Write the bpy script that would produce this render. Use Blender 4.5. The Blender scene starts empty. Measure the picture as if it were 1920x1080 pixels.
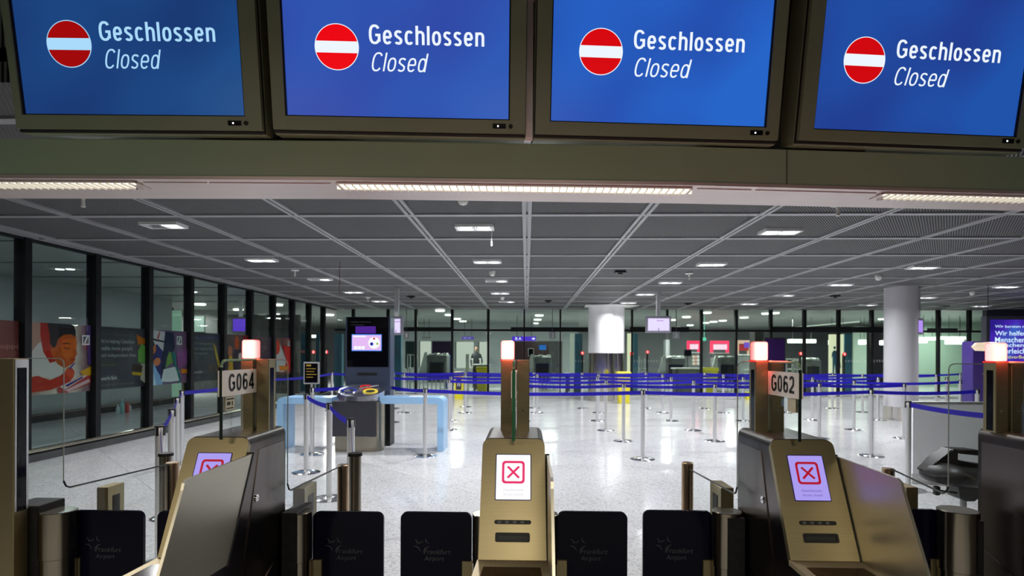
import bpy, bmesh, math, random
from mathutils import Matrix, Vector
random.seed(7)
S = bpy.context.scene
COL = S.collection
PI = math.pi
# ------------------------------------------------------------------ camera
FPX = 1080.0
YAW, ROLL = math.radians(1.6), math.radians(0.22)
R = Matrix.Rotation(YAW, 4, 'Z') @ Matrix.Rotation(PI/2, 4, 'X') @ Matrix.Rotation(ROLL, 4, 'Z')
R3 = R.to_3x3()
EYE = Vector((0, 0, 1.52))
_d = R3.transposed() @ Vector((0, 1, 0))
CX = 987 - FPX * _d.x / -_d.z
CY = 662 + FPX * _d.y / -_d.z
cam = bpy.data.cameras.new('camera')
cam.sensor_width = 36
cam.lens = 36 * FPX / 1920
cam.shift_x = (960 - CX) / 1920
cam.shift_y = (CY - 540) / 1920
cam.clip_start = 0.05
cam.clip_end = 200
cam.dof.use_dof = True
cam.dof.focus_distance = 2.5
cam.dof.aperture_fstop = 4.0
camo = bpy.data.objects.new('camera', cam)
camo.matrix_world = Matrix.Translation(EYE) @ R
COL.objects.link(camo)
S.camera = camo
# ------------------------------------------------------------------ world, exposure
w = bpy.data.worlds.new('world'); S.world = w; w.use_nodes = True
w.node_tree.nodes['Background'].inputs[0].default_value = (0.55, 0.6, 0.7, 1)
w.node_tree.nodes['Background'].inputs[1].default_value = 0.05
S.view_settings.view_transform = 'Standard'
S.view_settings.look = 'None'
S.view_settings.exposure = 0.0
S.view_settings.gamma = 1.0
S.view_settings.use_curve_mapping = False

def area(name, loc, power, size, color=(1, 1, 1), rot=(0, 0, 0), size_y=None, parent=None, spread=PI):
    l = bpy.data.lights.new(name, 'AREA')
    l.energy = power; l.color = color; l.spread = spread
    if size_y: l.shape = 'RECTANGLE'; l.size = size; l.size_y = size_y
    else: l.shape = 'DISK'; l.size = size
    o = bpy.data.objects.new(name, l); o.location = loc; o.rotation_euler = rot
    COL.objects.link(o)
    if parent: o.parent = parent
    return o
HALL_W = 62      # one recessed downlight of the hall
area('approach_fill', (0.7, -1.6, 2.95), 62, 1.6, (1, .91, .74), size_y=.4)     # added warm fill over the approach side of the gates, no fixtures there
area('approach_fill', (-2.2, -1.6, 2.95), 62, 1.6, (1, .91, .74), size_y=.4)

# ------------------------------------------------------------------ pixel -> world
def ray(px, py):
    return R3 @ Vector(((px-CX)/FPX, -(py-CY)/FPX, -1))
def at_y(px, py, y):
    d = ray(px, py); return EYE + d*(y/d.y)
def at_z(px, py, z):
    d = ray(px, py); return EYE + d*((z-EYE.z)/d.z)
def at_x(px, py, x):
    d = ray(px, py); return EYE + d*(x/d.x)

# ------------------------------------------------------------------ materials
MATS = {}
def mat(name, col=(.5, .5, .5), rough=.5, metal=0.0, emit=None, es=1.0, ior=1.45, spec=.5, alpha=None):
    if name in MATS: return MATS[name]
    m = bpy.data.materials.new(name); m.use_nodes = True
    b = m.node_tree.nodes['Principled BSDF']
    b.inputs['Base Color'].default_value = (*col, 1)
    b.inputs['Roughness'].default_value = rough
    b.inputs['Metallic'].default_value = metal
    b.inputs['Specular IOR Level'].default_value = spec
    if emit:
        b.inputs['Emission Color'].default_value = (*emit, 1)
        b.inputs['Emission Strength'].default_value = es
    m.diffuse_color = (*col, 1)
    MATS[name] = m
    return m
def N(m, t, **kw):
    n = m.node_tree.nodes.new(t)
    for k, v in kw.items():
        if k in n.inputs: n.inputs[k].default_value = v
        else: setattr(n, k, v)
    return n
def L(m, a, b): m.node_tree.links.new(a, b)
def ramp(m, fac, stops):
    r = m.node_tree.nodes.new('ShaderNodeValToRGB')
    L(m, fac, r.inputs[0])
    e = r.color_ramp.elements
    e[0].position, e[0].color = stops[0][0], (*stops[0][1], 1)
    e[1].position, e[1].color = stops[-1][0], (*stops[-1][1], 1)
    for p, c in stops[1:-1]:
        x = e.new(p); x.color = (*c, 1)
    return r.outputs[0]
def brushed(name, col, rough=.3, metal=1.0, scale=(4, 4, 300), var=.06, bump=.006):
    m = mat(name, col, rough, metal)
    b = m.node_tree.nodes['Principled BSDF']
    tc = N(m, 'ShaderNodeTexCoord'); mp = N(m, 'ShaderNodeMapping'); mp.inputs['Scale'].default_value = scale
    L(m, tc.outputs['Object'], mp.inputs[0])
    nz = N(m, 'ShaderNodeTexNoise'); nz.inputs['Scale'].default_value = 1.0; nz.inputs['Detail'].default_value = 3
    L(m, mp.outputs[0], nz.inputs['Vector'])
    mr = N(m, 'ShaderNodeMapRange'); mr.inputs['To Min'].default_value = rough*(1-var*2); mr.inputs['To Max'].default_value = rough*(1+var*2)
    L(m, nz.outputs[0], mr.inputs[0]); L(m, mr.outputs[0], b.inputs['Roughness'])
    c = ramp(m, nz.outputs[0], [(.3, tuple(x*(1-var) for x in col)), (.7, tuple(min(1, x*(1+var)) for x in col))])
    L(m, c, b.inputs['Base Color'])
    bp = N(m, 'ShaderNodeBump'); bp.inputs['Strength'].default_value = bump*4; bp.inputs['Distance'].default_value = .002
    L(m, nz.outputs[0], bp.inputs['Height']); L(m, bp.outputs[0], b.inputs['Normal'])
    return m
def glass(name, tint=(.93, .97, .95), rough=.01, refl=1.0):
    m = mat(name, tint, rough)
    nt = m.node_tree; nt.nodes.clear()
    o = N(m, 'ShaderNodeOutputMaterial'); t = N(m, 'ShaderNodeBsdfTransparent'); g = N(m, 'ShaderNodeBsdfGlossy')
    t.inputs[0].default_value = (*tint, 1); g.inputs['Roughness'].default_value = rough
    fr = N(m, 'ShaderNodeFresnel'); fr.inputs[0].default_value = 1.5
    mu = N(m, 'ShaderNodeMath', operation='MULTIPLY'); 
    mx = N(m, 'ShaderNodeMixShader')
    ge = N(m, 'ShaderNodeNewGeometry'); inv = N(m, 'ShaderNodeMath', operation='SUBTRACT'); inv.inputs[0].default_value = refl
    L(m, ge.outputs['Backfacing'], inv.inputs[1]); L(m, inv.outputs[0], mu.inputs[1])     # one reflection per pane, none inside it
    L(m, fr.outputs[0], mu.inputs[0]); L(m, mu.outputs[0], mx.inputs[0]); L(m, t.outputs[0], mx.inputs[1]); L(m, g.outputs[0], mx.inputs[2])
    L(m, mx.outputs[0], o.inputs[0])
    return m
def emis(name, col, s=1.0):
    return mat(name, (0, 0, 0), .4, 0, emit=col, es=s, spec=.3)
def speckle(name, c1, c2, scale, rough, c3=None):
    m = mat(name, c1, rough)
    b = m.node_tree.nodes['Principled BSDF']
    tc = N(m, 'ShaderNodeTexCoord')
    v = N(m, 'ShaderNodeTexVoronoi'); v.inputs['Scale'].default_value = scale
    L(m, tc.outputs['Object'], v.inputs['Vector'])
    n = N(m, 'ShaderNodeTexNoise'); n.inputs['Scale'].default_value = 1.1; n.inputs['Detail'].default_value = 5
    L(m, tc.outputs['Object'], n.inputs['Vector'])
    sep = N(m, 'ShaderNodeSeparateColor'); L(m, v.outputs['Color'], sep.inputs[0])
    a = ramp(m, sep.outputs[0], [(0, c2), (.35, c1), (1, tuple(min(1, x*1.08) for x in c1))])
    oi = N(m, 'ShaderNodeObjectInfo')
    ad = N(m, 'ShaderNodeMath', operation='ADD'); L(m, oi.outputs['Random'], ad.inputs[0]); L(m, n.outputs[0], ad.inputs[1])
    k = ramp(m, ad.outputs[0], [(.3, (.90, .90, .91)), (1.3, (1.0, 1.0, 1.0))])
    mx = N(m, 'ShaderNodeMix', data_type='RGBA', blend_type='MULTIPLY'); mx.inputs[0].default_value = 1
    L(m, a, mx.inputs[6]); L(m, k, mx.inputs[7]); L(m, mx.outputs[2], b.inputs['Base Color'])
    rr = N(m, 'ShaderNodeMapRange'); rr.inputs['To Min'].default_value = rough*.7; rr.inputs['To Max'].default_value = rough*1.5
    L(m, n.outputs[0], rr.inputs[0]); L(m, rr.outputs[0], b.inputs['Roughness'])
    return m
def noisy(name, c1, c2, scale=3, rough=.5, metal=0., spec=.5, stretch=(1, 1, 1)):
    m = mat(name, c1, rough, metal, spec=spec)
    b = m.node_tree.nodes['Principled BSDF']
    tc = N(m, 'ShaderNodeTexCoord'); mp = N(m, 'ShaderNodeMapping'); mp.inputs['Scale'].default_value = stretch
    L(m, tc.outputs['Object'], mp.inputs[0])
    n = N(m, 'ShaderNodeTexNoise'); n.inputs['Scale'].default_value = scale; n.inputs['Detail'].default_value = 4
    L(m, mp.outputs[0], n.inputs['Vector'])
    L(m, ramp(m, n.outputs[0], [(.35, c1), (.65, c2)]), b.inputs['Base Color'])
    return m

TERR = speckle('speckled terrazzo', (.62, .62, .63), (.40, .41, .43), 70, .13)
JOINT = noisy('floor joint grout', (.30, .30, .31), (.36, .36, .37), 8, .6)
def mesh_panel():
    m = mat('expanded metal mesh', (.3, .3, .3), .6, .0, spec=.12)
    b = m.node_tree.nodes['Principled BSDF']
    tc = N(m, 'ShaderNodeTexCoord')
    outs = []
    for ang in (.62, -.62):
        mp = N(m, 'ShaderNodeMapping'); mp.inputs['Rotation'].default_value = (0, 0, ang)
        L(m, tc.outputs['Object'], mp.inputs[0])
        wv = N(m, 'ShaderNodeTexWave', wave_type='BANDS', bands_direction='X'); wv.inputs['Scale'].default_value = 12.0
        L(m, mp.outputs[0], wv.inputs['Vector']); outs.append(wv.outputs['Fac'])
    mx = N(m, 'ShaderNodeMath', operation='MULTIPLY_ADD'); mx.inputs[1].default_value = .22
    L(m, outs[1], mx.inputs[0]); L(m, outs[0], mx.inputs[2])
    L(m, ramp(m, mx.outputs[0], [(.3, (.008, .008, .009)), (.85, (.17, .17, .173))]), b.inputs['Base Color'])
    bp = N(m, 'ShaderNodeBump'); bp.inputs['Strength'].default_value = .5; bp.inputs['Distance'].default_value = .004
    L(m, mx.outputs[0], bp.inputs['Height']); L(m, bp.outputs[0], b.inputs['Normal'])
    return m
PANEL = mesh_panel()
GRID = brushed('ceiling grid metal', (.34, .34, .35), .45, .3, (3, 3, 3), .06)
SOFFC = mat('soffit backing grey', (.10, .10, .105), .8)
BLACKF = noisy('black powder coated frame', (.008, .009, .010), (.012, .013, .014), 6, .5, spec=.12)
DARKM = noisy('dark grey coated metal', (.035, .036, .038), (.05, .05, .052), 5, .5)
STEEL = brushed('brushed stainless', (.34, .31, .25), .22, 1, (90, 90, 2))
STEELW = brushed('satin aluminium', (.72, .72, .73), .38, .85, (60, 60, 1))
GOLD = brushed('warm brushed stainless face', (.33, .275, .155), .36, .92, (3, 3, 420), .05)
SHELF = brushed('shelf stainless', (.72, .60, .38), .40, .7, (260, 3, 3))
CABM = brushed('dark brushed cabinet steel', (.12, .10, .095), .24, 1, (4, 4, 300), .05)
CABTOP = brushed('cabinet top steel', (.16, .15, .145), .34, 1, (60, 3, 60), .1)
SHIELD = brushed('shield stainless', (.47, .44, .36), .34, .85, (6, 6, 400), .04)
CHROME = mat('polished chrome', (.8, .8, .82), .12, 1)
FASC = noisy('olive grey painted steel', (.28, .385, .26), (.31, .415, .285), 1.4, .42, .05)
MONF = noisy('monitor housing paint', (.21, .265, .17), (.23, .285, .185), 2, .42, .05)
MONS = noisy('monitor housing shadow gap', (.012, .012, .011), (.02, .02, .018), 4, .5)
SOFT = brushed('pinkish brushed soffit', (.62, .54, .51), .34, .45, (2, 60, 2), .06)
GLS = glass('clear glass', (.96, .985, .975))
GLSW = glass('partition glass', (.86, .91, .89), .01, .4)
GLSF = glass('front glazing', (.84, .90, .87), .01, 1.0)
GEDGE = mat('green glass edge', (.03, .16, .07), .2, 0, spec=.8)
GEDGED = mat('dark glass edge', (.01, .02, .015), .25)
NAVY = mat('dark navy flap glass', (.002, .002, .011), .10, 0, spec=.12)
LOGOM = mat('frosted flap lettering', (.06, .06, .068), .5)
WHITE = mat('white coated metal', (.75, .75, .74), .5)
WHITEP = mat('white plastic', (.78, .77, .73), .4)
BLACKP = noisy('black plastic', (.010, .010, .011), (.016, .016, .017), 30, .42, spec=.25)
BLACKG = mat('gloss black glass', (.003, .003, .005), .10, spec=.15)
SIGNW = mat('sign plate white', (.92, .86, .80), .5)
INK = mat('black ink', (.006, .006, .006), .5)
INKG = mat('grey ink', (.10, .10, .11), .5)
BELT = noisy('blue webbing', (.020, .010, .42), (.028, .015, .52), 60, .6, stretch=(1, 1, 8))
LBLUE = noisy('light blue laminate', (.29, .50, .76), (.32, .54, .80), 1.2, .25)
BLUEG = noisy('blue grey laminate', (.045, .06, .10), (.055, .07, .115), 1.5, .3)
BINB = noisy('bin body anthracite', (.028, .028, .038), (.036, .036, .046), 2, .35)
BINT = brushed('bin top steel', (.60, .61, .70), .25, 1, (20, 20, 20), .1)
WALLG = noisy('grey white wall', (.34, .37, .38), (.37, .40, .41), .6, .6)
WALLD = noisy('dim grey wall', (.22, .23, .24), (.26, .27, .28), .7, .6)
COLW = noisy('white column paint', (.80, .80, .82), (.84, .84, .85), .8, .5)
YEL = mat('yellow plastic', (.80, .70, .02), .4)
TEAL = noisy('teal blue panel', (.07, .20, .30), (.09, .24, .35), 1, .3)
WOOD = noisy('pale wood veneer', (.52, .38, .18), (.60, .45, .23), 3, .4, stretch=(1, 1, 12))
MACH = noisy('machine grey', (.14, .15, .15), (.24, .25, .25), 3, .5)
MACHL = noisy('machine light grey', (.60, .63, .60), (.72, .75, .72), 3, .5)
EWHITE = emis('lamp white', (1, .99, .95), 5)
EROUND = emis('round lamp white', (.97, 1, .93), 3.2)
EBRIGHT = emis('lit screen white', (.80, .72, 1.0), 1.0)
EPURP = emis('lit screen purple', (.20, .09, .75), 1.0)
ERED = emis('red signal', (1, .03, .03), 1.6)
EREDS = emis('red shop light', (1, .04, .12), 1.8)
EPINKS = emis('pink shop light', (1, .55, .68), 1.7)
EWINS = emis('lit window', (.78, .82, .72), .8)
EWING = emis('greenish lit window', (.20, .36, .27), .7)
EVIO = emis('violet sign', (.10, .03, .75), 1.0)
EWTXT = emis('lit lettering', (.95, .97, 1), 1.3)
EYELP = emis('lit pale yellow panel', (.92, .92, .62), 1.0)
EGREEN = emis('green exit light', (.2, .9, .6), 1.0)
EBLUE = emis('blue screen', (.02, .16, .55), 1.0)

# ------------------------------------------------------------------ mesh builders
def BM(): return bmesh.new()
def box(bm, x0, x1, y0, y1, z0, z1, bev=0, seg=2, M=None):
    vs = [Vector((x, y, z)) for x in (x0, x1) for y in (y0, y1) for z in (z0, z1)]
    v = [bm.verts.new(M @ p if M else p) for p in vs]
    fs = [bm.faces.new([v[i] for i in q]) for q in ((0, 1, 3, 2), (4, 6, 7, 5), (0, 4, 5, 1), (2, 3, 7, 6), (0, 2, 6, 4), (1, 5, 7, 3))]
    if bev:
        es = list({e for f in fs for e in f.edges})
        bmesh.ops.bevel(bm, geom=es, offset=bev, segments=seg, affect='EDGES', profile=.5)
    return bm
def prism(bm, pts, t0, t1, axes='YZ', M=None):
    """outline pts extruded t0..t1 along the remaining axis"""
    def mk(a, b, t):
        p = {'YZ': (t, a, b), 'XZ': (a, t, b), 'XY': (a, b, t)}[axes]
        p = Vector(p); return M @ p if M else p
    A = [bm.verts.new(mk(a, b, t0)) for a, b in pts]
    B = [bm.verts.new(mk(a, b, t1)) for a, b in pts]
    n = len(pts)
    bm.faces.new(A); bm.faces.new(B[::-1])
    for i in range(n):
        bm.faces.new((A[i], B[i], B[(i+1) % n], A[(i+1) % n]))
    return bm
def cyl(bm, c, r, z0, z1, n=24, r2=None, M=None):
    r2 = r if r2 is None else r2
    lo = []; hi = []
    for i in range(n):
        a = 2*PI*i/n
        p = Vector((c[0]+r*math.cos(a), c[1]+r*math.sin(a), z0)); q = Vector((c[0]+r2*math.cos(a), c[1]+r2*math.sin(a), z1))
        lo.append(bm.verts.new(M @ p if M else p)); hi.append(bm.verts.new(M @ q if M else q))
    bm.faces.new(lo[::-1]); bm.faces.new(hi)
    for i in range(n):
        bm.faces.new((lo[i], lo[(i+1) % n], hi[(i+1) % n], hi[i]))
    return bm
def lathe(bm, prof, n=28, c=(0, 0, 0)):
    rings = []
    for r, z in prof:
        if r < 1e-5: rings.append([bm.verts.new((c[0], c[1], c[2]+z))])
        else: rings.append([bm.verts.new((c[0]+r*math.cos(2*PI*i/n), c[1]+r*math.sin(2*PI*i/n), c[2]+z)) for i in range(n)])
    for a, b in zip(rings, rings[1:]):
        for i in range(n):
            j = (i+1) % n
            if len(a) == 1 and len(b) == 1: continue
            if len(a) == 1: bm.faces.new((a[0], b[j], b[i]))
            elif len(b) == 1: bm.faces.new((a[i], a[j], b[0]))
            else: bm.faces.new((a[i], a[j], b[j], b[i]))
    return bm
def tube(bm, pts, r, n=8):
    pts = [Vector(p) for p in pts]; rings = []
    for i, p in enumerate(pts):
        t = (pts[min(i+1, len(pts)-1)] - pts[max(i-1, 0)]).normalized()
        u = t.cross(Vector((0, 0, 1)) if abs(t.z) < .9 else Vector((1, 0, 0))).normalized(); v = t.cross(u)
        rings.append([bm.verts.new(p + (u*math.cos(2*PI*k/n)+v*math.sin(2*PI*k/n))*r) for k in range(n)])
    for a, b in zip(rings, rings[1:]):
        for k in range(n): bm.faces.new((a[k], a[(k+1) % n], b[(k+1) % n], b[k]))
    bm.faces.new(rings[0][::-1]); bm.faces.new(rings[-1])
    return bm
def rrect(x0, x1, y0, y1, r, n=5, corners=(1, 1, 1, 1)):
    """rounded outline, corners = BL, BR, TR, TL"""
    out = []
    for (cx, cy, a0, on, px, py) in ((x0+r, y0+r, PI, corners[0], x0, y0), (x1-r, y0+r, 1.5*PI, corners[1], x1, y0), (x1-r, y1-r, 0, corners[2], x1, y1), (x0+r, y1-r, .5*PI, corners[3], x0, y1)):
        if on: out += [(cx+r*math.cos(a0+PI/2*k/n), cy+r*math.sin(a0+PI/2*k/n)) for k in range(n+1)]
        else: out.append((px, py))
    return out
def poly(bm, pts, M=None):
    vs = [bm.verts.new((M @ Vector(p)) if M else Vector(p)) for p in pts]
    bm.faces.new(vs); return bm
def mesh_of(bm, name, m, smooth=None):
    bmesh.ops.recalc_face_normals(bm, faces=bm.faces)
    me = bpy.data.meshes.new(name); bm.to_mesh(me); bm.free()
    if m: me.materials.append(m)
    if smooth is not None:
        me.shade_smooth()
        me.set_sharp_from_angle(angle=math.radians(smooth))
    return me
def link(name, me, parent=None, loc=None, **props):
    o = bpy.data.objects.new(name, me); COL.objects.link(o)
    if parent is not None: o.parent = parent
    if loc is not None: o.location = loc
    for k, v in props.items(): o[k] = v
    return o
def obj(name, bm, m, parent=None, loc=None, smooth=None, **props):
    return link(name, mesh_of(bm, name, m, smooth), parent, loc, **props)
def thing(name, label, cat, loc=(0, 0, 0), rz=0, group=None):
    o = bpy.data.objects.new(name, None); COL.objects.link(o); o.location = loc; o.rotation_euler = (0, 0, rz)
    o.empty_display_size = .1
    o['label'] = label; o['category'] = cat
    if group: o['group'] = group
    return o
def tag(o, label, cat, group=None, kind=None):
    o['label'] = label; o['category'] = cat
    if group: o['group'] = group
    if kind: o['kind'] = kind
    return o
def kids(o): return [c for c in bpy.data.objects if c.parent == o]
def dup(root, loc, label=None, group=None, rz=None):
    def rec(o, p):
        c = o.copy(); COL.objects.link(c)
        if p: c.parent = p
        for k in KID.get(o.name, []): rec(k, c)
        return c
    KID = {}
    for o in COL.objects:
        if o.parent: KID.setdefault(o.parent.name, []).append(o)
    r = rec(root, None); r.location = loc
    if rz is not None: r.rotation_euler = (0, 0, rz)
    if label: r['label'] = label
    if group: r['group'] = group
    return r
# ---- lettering (default vector font, turned into mesh)
TXT = {}
def text_mesh(s, wd=None, ht=1.0, shear=0.0, off=0.0, ext=0.0, align='L'):
    """cap-ish bounding box scaled to ht (height of the drawn glyphs) and wd; returns list verts/faces mesh"""
    cu = bpy.data.curves.new('t', 'FONT'); cu.body = s; cu.size = 1; cu.shear = shear; cu.offset = off; cu.extrude = ext
    cu.resolution_u = 3; cu.fill_mode = 'FRONT' if not ext else 'BOTH'
    o = bpy.data.objects.new('t', cu); COL.objects.link(o)
    dg = bpy.context.evaluated_depsgraph_get()
    me = bpy.data.meshes.new_from_object(o.evaluated_get(dg))
    bpy.data.objects.remove(o); bpy.data.curves.remove(cu)
    xs = [v.co.x for v in me.vertices]; ys = [v.co.y for v in me.vertices]
    x0, x1, y0, y1 = min(xs), max(xs), min(ys), max(ys)
    sy = ht/(y1-y0); sx = (wd/(x1-x0)) if wd else sy*.85
    for v in me.vertices:
        v.co.x = (v.co.x-x0)*sx; v.co.y = (v.co.y-y0)*sy
    wtot = (x1-x0)*sx
    if align == 'C':
        for v in me.vertices: v.co.x -= wtot/2
    return me
def add_text(bm, s, M, **kw):
    me = text_mesh(s, **kw)
    me.transform(M); bm.from_mesh(me); bpy.data.meshes.remove(me)
    return bm
def se(cx, cy, rx, ry, a0, a1, n=2.5, k=14):
    out = []
    for i in range(k+1):
        a = math.radians(a0+(a1-a0)*i/k); c, s_ = math.cos(a), math.sin(a)
        out.append((cx+rx*math.copysign(abs(c)**(2/n), c), cy+ry*math.copysign(abs(s_)**(2/n), s_)))
    return out
def glyph(ch, h):
    X = .735; W = .44                          # x height, width; h = half stroke
    l, r, m = h, W-h, W/2
    if ch == 'l': return 2*h, [[(h, 0), (h, 1)]]
    if ch == 'o': return W, [se(m, X/2, m-h, X/2-h+.01, 0, 360, k=32)]
    if ch == 'c': return W*.93, [se(m, X/2, m-h, X/2-h+.01, 42, 318, k=26)]
    if ch == 'e': return W, [se(m, X/2, m-h, X/2-h+.01, 0, 322, k=30), [(l, X/2-.005), (r, X/2-.005)]]
    if ch in 'hn': return W, [[(h, 0), (h, 1 if ch == 'h' else X)], [(h, .48)] + se(m, .46, m-h, X-.46-h+.01, 165, 0, k=12) + [(r, 0)]]
    if ch == 'd': return W, [se(m-.01, X/2, m-h-.01, X/2-h+.01, 0, 360, k=30), [(r, 0), (r, 1)]]
    if ch == 's': return W*.88, [se(m*.88, X*.735, m*.88-h, X*.265-h+.01, 25, 200, k=12) + [(m*.72, X*.53), (m*1.05, X*.47)] + se(m*.88, X*.265, m*.88-h, X*.265-h+.01, 20, -155, k=12)]
    if ch == 'C': return .52, [se(.27, .5, .27-h, .5-h+.015, 38, 322, k=28)]
    if ch == 'G': return .56, [se(.28, .5, .28-h, .5-h+.015, 38, 325, k=28) + [], [(.56-h, .12), (.56-h, .5)], [(.56, .47), (.31, .47)]]
    if ch == '0': return .47, [se(.235, .5, .235-h, .5-h+.01, 0, 360, k=32)]
    if ch == '6': return .47, [se(.235, .32, .235-h, .32-h+.01, 0, 360, k=28), [(h, .32)] + se(.24, .62, .24-h, .38-h+.01, 180, 38, k=16)]
    if ch == '2': return .47, [se(.235, .72, .235-h, .28-h+.01, 170, -15, k=14) + [(.36, .48), (.10, .17), (h+.005, h)], [(0, h), (.47, h)]]
    if ch == '4': return .50, [[(.36, 0), (.36, 1)], [(.37, .96), (h*.8, .27)], [(.02, .25), (.50, .25)]]
    if ch == '3': return .47, [se(.225, .74, .225-h, .26-h+.01, 160, -75, k=14), se(.235, .28, .235-h, .28-h+.01, 80, -160, k=14)]
    if ch == '1': return .30, [[(.30-h, 0), (.30-h, 1)], [(.30-h, .93), (0, .76)]]
    return .2, []
def stroke_text(bm, s, M, wd, ht, h=.066, gap=.115, shear=0):
    x = 0; quads = []
    for ch in s:
        w_, st = glyph(ch, h)
        for pl in st:
            closed = len(pl) > 8 and (Vector(pl[0])-Vector(pl[-1])).length < 1e-4
            P = [Vector(p) for p in pl]
            if closed: P = P[:-1]
            P = [p for i, p in enumerate(P) if i == 0 or (p-P[i-1]).length > 1e-4]
            n = len(P); A = []; B = []
            for i in range(n):
                a = P[(i-1) % n] if (closed or i) else P[i]; b = P[(i+1) % n] if (closed or i < n-1) else P[i]
                d0 = (P[i]-a).normalized() if (P[i]-a).length > 1e-6 else (b-P[i]).normalized()
                d1 = (b-P[i]).normalized() if (b-P[i]).length > 1e-6 else d0
                t = (d0+d1).normalized(); nn = Vector((-t.y, t.x)); c = max(.55, nn.dot(Vector((-d0.y, d0.x))))
                A.append(P[i]+nn*h/c); B.append(P[i]-nn*h/c)
            for i in range(n if closed else n-1):
                j = (i+1) % n; quads.append([A[i]+Vector((x, 0)), B[i]+Vector((x, 0)), B[j]+Vector((x, 0)), A[j]+Vector((x, 0))])
        x += w_+gap
    tot = x-gap
    for q in quads:
        poly(bm, [((p.x*wd/tot)+shear*p.y*ht, p.y*ht, 0) for p in q], M)
    return bm
def frameM(o, right, up):
    r = Vector(right).normalized(); u = Vector(up).normalized(); n = r.cross(u)
    return Matrix(((r.x, u.x, n.x, o[0]), (r.y, u.y, n.y, o[1]), (r.z, u.z, n.z, o[2]), (0, 0, 0, 1)))
def flat(name, bm, m, parent=None, **props):
    """flat print: no normal recalculation needed"""
    me = bpy.data.meshes.new(name); bm.to_mesh(me); bm.free(); me.materials.append(m)
    return link(name, me, parent, **props)

# ================================================================== SETTING
CEIL = 3.06
XW = -6.83            # glazed wall on the left
YB = 20.4             # glazed wall at the back
XR = at_y(1846, 650, YB).x
# ---- floor: slab + terrazzo slabs laid on the diagonal
bm = BM(); box(bm, -17, 22, -2.5, 37, -.12, -.006)
floor = obj('floor', bm, JOINT, kind='structure')
T = 1.25
tile_me = mesh_of(box(BM(), -T/2+.002, T/2-.002, -T/2+.002, T/2-.002, -.006, 0, 0), 'floor_tile', TERR)
cells = []
c45 = math.cos(PI/4)
for i in range(-32, 33):
    for j in range(-32, 33):
        x = (i-j)*T*c45; y = (i+j)*T*c45 + 3
        if -16 < x < 21 and -1.5 < y < 36:
            ok = y > .8 and abs(x) < y*1.0+1.5 and x > XW-3.4 and y < 24
            cells.append((y if ok else 1e3+y, x, y))
cells.sort()
rest = BM()
for k, (_, x, y) in enumerate(cells):
    if k < 290:
        o = link('floor_tile', tile_me, floor, (x, y, 0)); o.rotation_euler = (0, 0, PI/4)
    else:
        box(rest, -T/2+.002, T/2-.002, -T/2+.002, T/2-.002, -.006, 0, M=Matrix.Translation((x, y, 0)) @ Matrix.Rotation(PI/4, 4, 'Z'))
obj('floor_tiles_beyond', rest, TERR, floor, kind='stuff')

# ---- ceiling: backing, mesh panels, grid bars
SX, SY, Y0C = 1.31, 1.345, 6.47
YSTEP, CUP = 3.22, 3.72      # the ceiling is higher over the approach side of the gates
bm = BM(); box(bm, -17, 22, YSTEP, 37, CEIL+.12, CEIL+.2); box(bm, -17, 22, -2.5, YSTEP, CUP+.03, CUP+.1)
ceiling = obj('ceiling', bm, SOFFC, kind='structure')
panel_me = mesh_of(box(BM(), -SX/2+.05, SX/2-.05, -SY/2+.05, SY/2-.05, 0, .012, 0), 'ceiling_panel', PANEL)
xs = [i*SX for i in range(-6, 13)]
ys = [Y0C + j*SY for j in range(-4, 11)]
npan = 0
rest = BM()
for i in range(-6, 12):
    for j in range(-4, 11):
        x = (i+.5)*SX; y = Y0C+(j+.5)*SY
        if x < XW+.1 or y > YB or y < 3.5: continue
        vis = y > 3 and abs(x) < y*.95+1
        if vis and npan < 230:
            o = link('ceiling_panel', panel_me, ceiling, (x, y, CEIL+.022)); npan += 1
            o.rotation_euler = (random.uniform(-.002, .002), random.uniform(-.002, .002), 0)
        else: box(rest, x-SX/2+.05, x+SX/2-.05, y-SY/2+.05, y+SY/2-.05, CEIL+.022, CEIL+.034)
for i in range(-6, 12): box(rest, i*SX+.05, (i+1)*SX-.05, YSTEP+.06, Y0C-2*SY-.05, CEIL+.022, CEIL+.034)
obj('ceiling_panels_out_of_view', rest, PANEL, ceiling, kind='stuff')
up_ = BM()
for i in range(-6, 12):
    for j in range(4): box(up_, i*SX+.05, (i+1)*SX-.05, YSTEP-.05-(j+1)*SY+.1, YSTEP-.05-j*SY, CUP, CUP+.012)
obj('raised_ceiling_panels', up_, PANEL, ceiling, kind='stuff')
bm = BM(); box(bm, -17, 22, YSTEP, YSTEP+.05, CEIL-.0, CUP+.03); obj('ceiling_step', bm, PANEL, ceiling)
for x in xs:
    if x < XW: x = XW+.04
    bm = BM(); box(bm, x-.052, x-.012, YSTEP+.05, YB, CEIL, CEIL+.06); box(bm, x+.012, x+.052, YSTEP+.05, YB, CEIL, CEIL+.06); box(bm, x-.013, x+.013, YSTEP+.05, YB, CEIL+.03, CEIL+.06)
    obj('ceiling_grid_bar', bm, GRID, ceiling)
for y in [q for q in ys if q > YSTEP+.3]:
    bm = BM(); box(bm, XW, XR+2, y-.045, y+.045, CEIL+.004, CEIL+.05)
    obj('ceiling_cross_bar', bm, GRID, ceiling)
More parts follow.
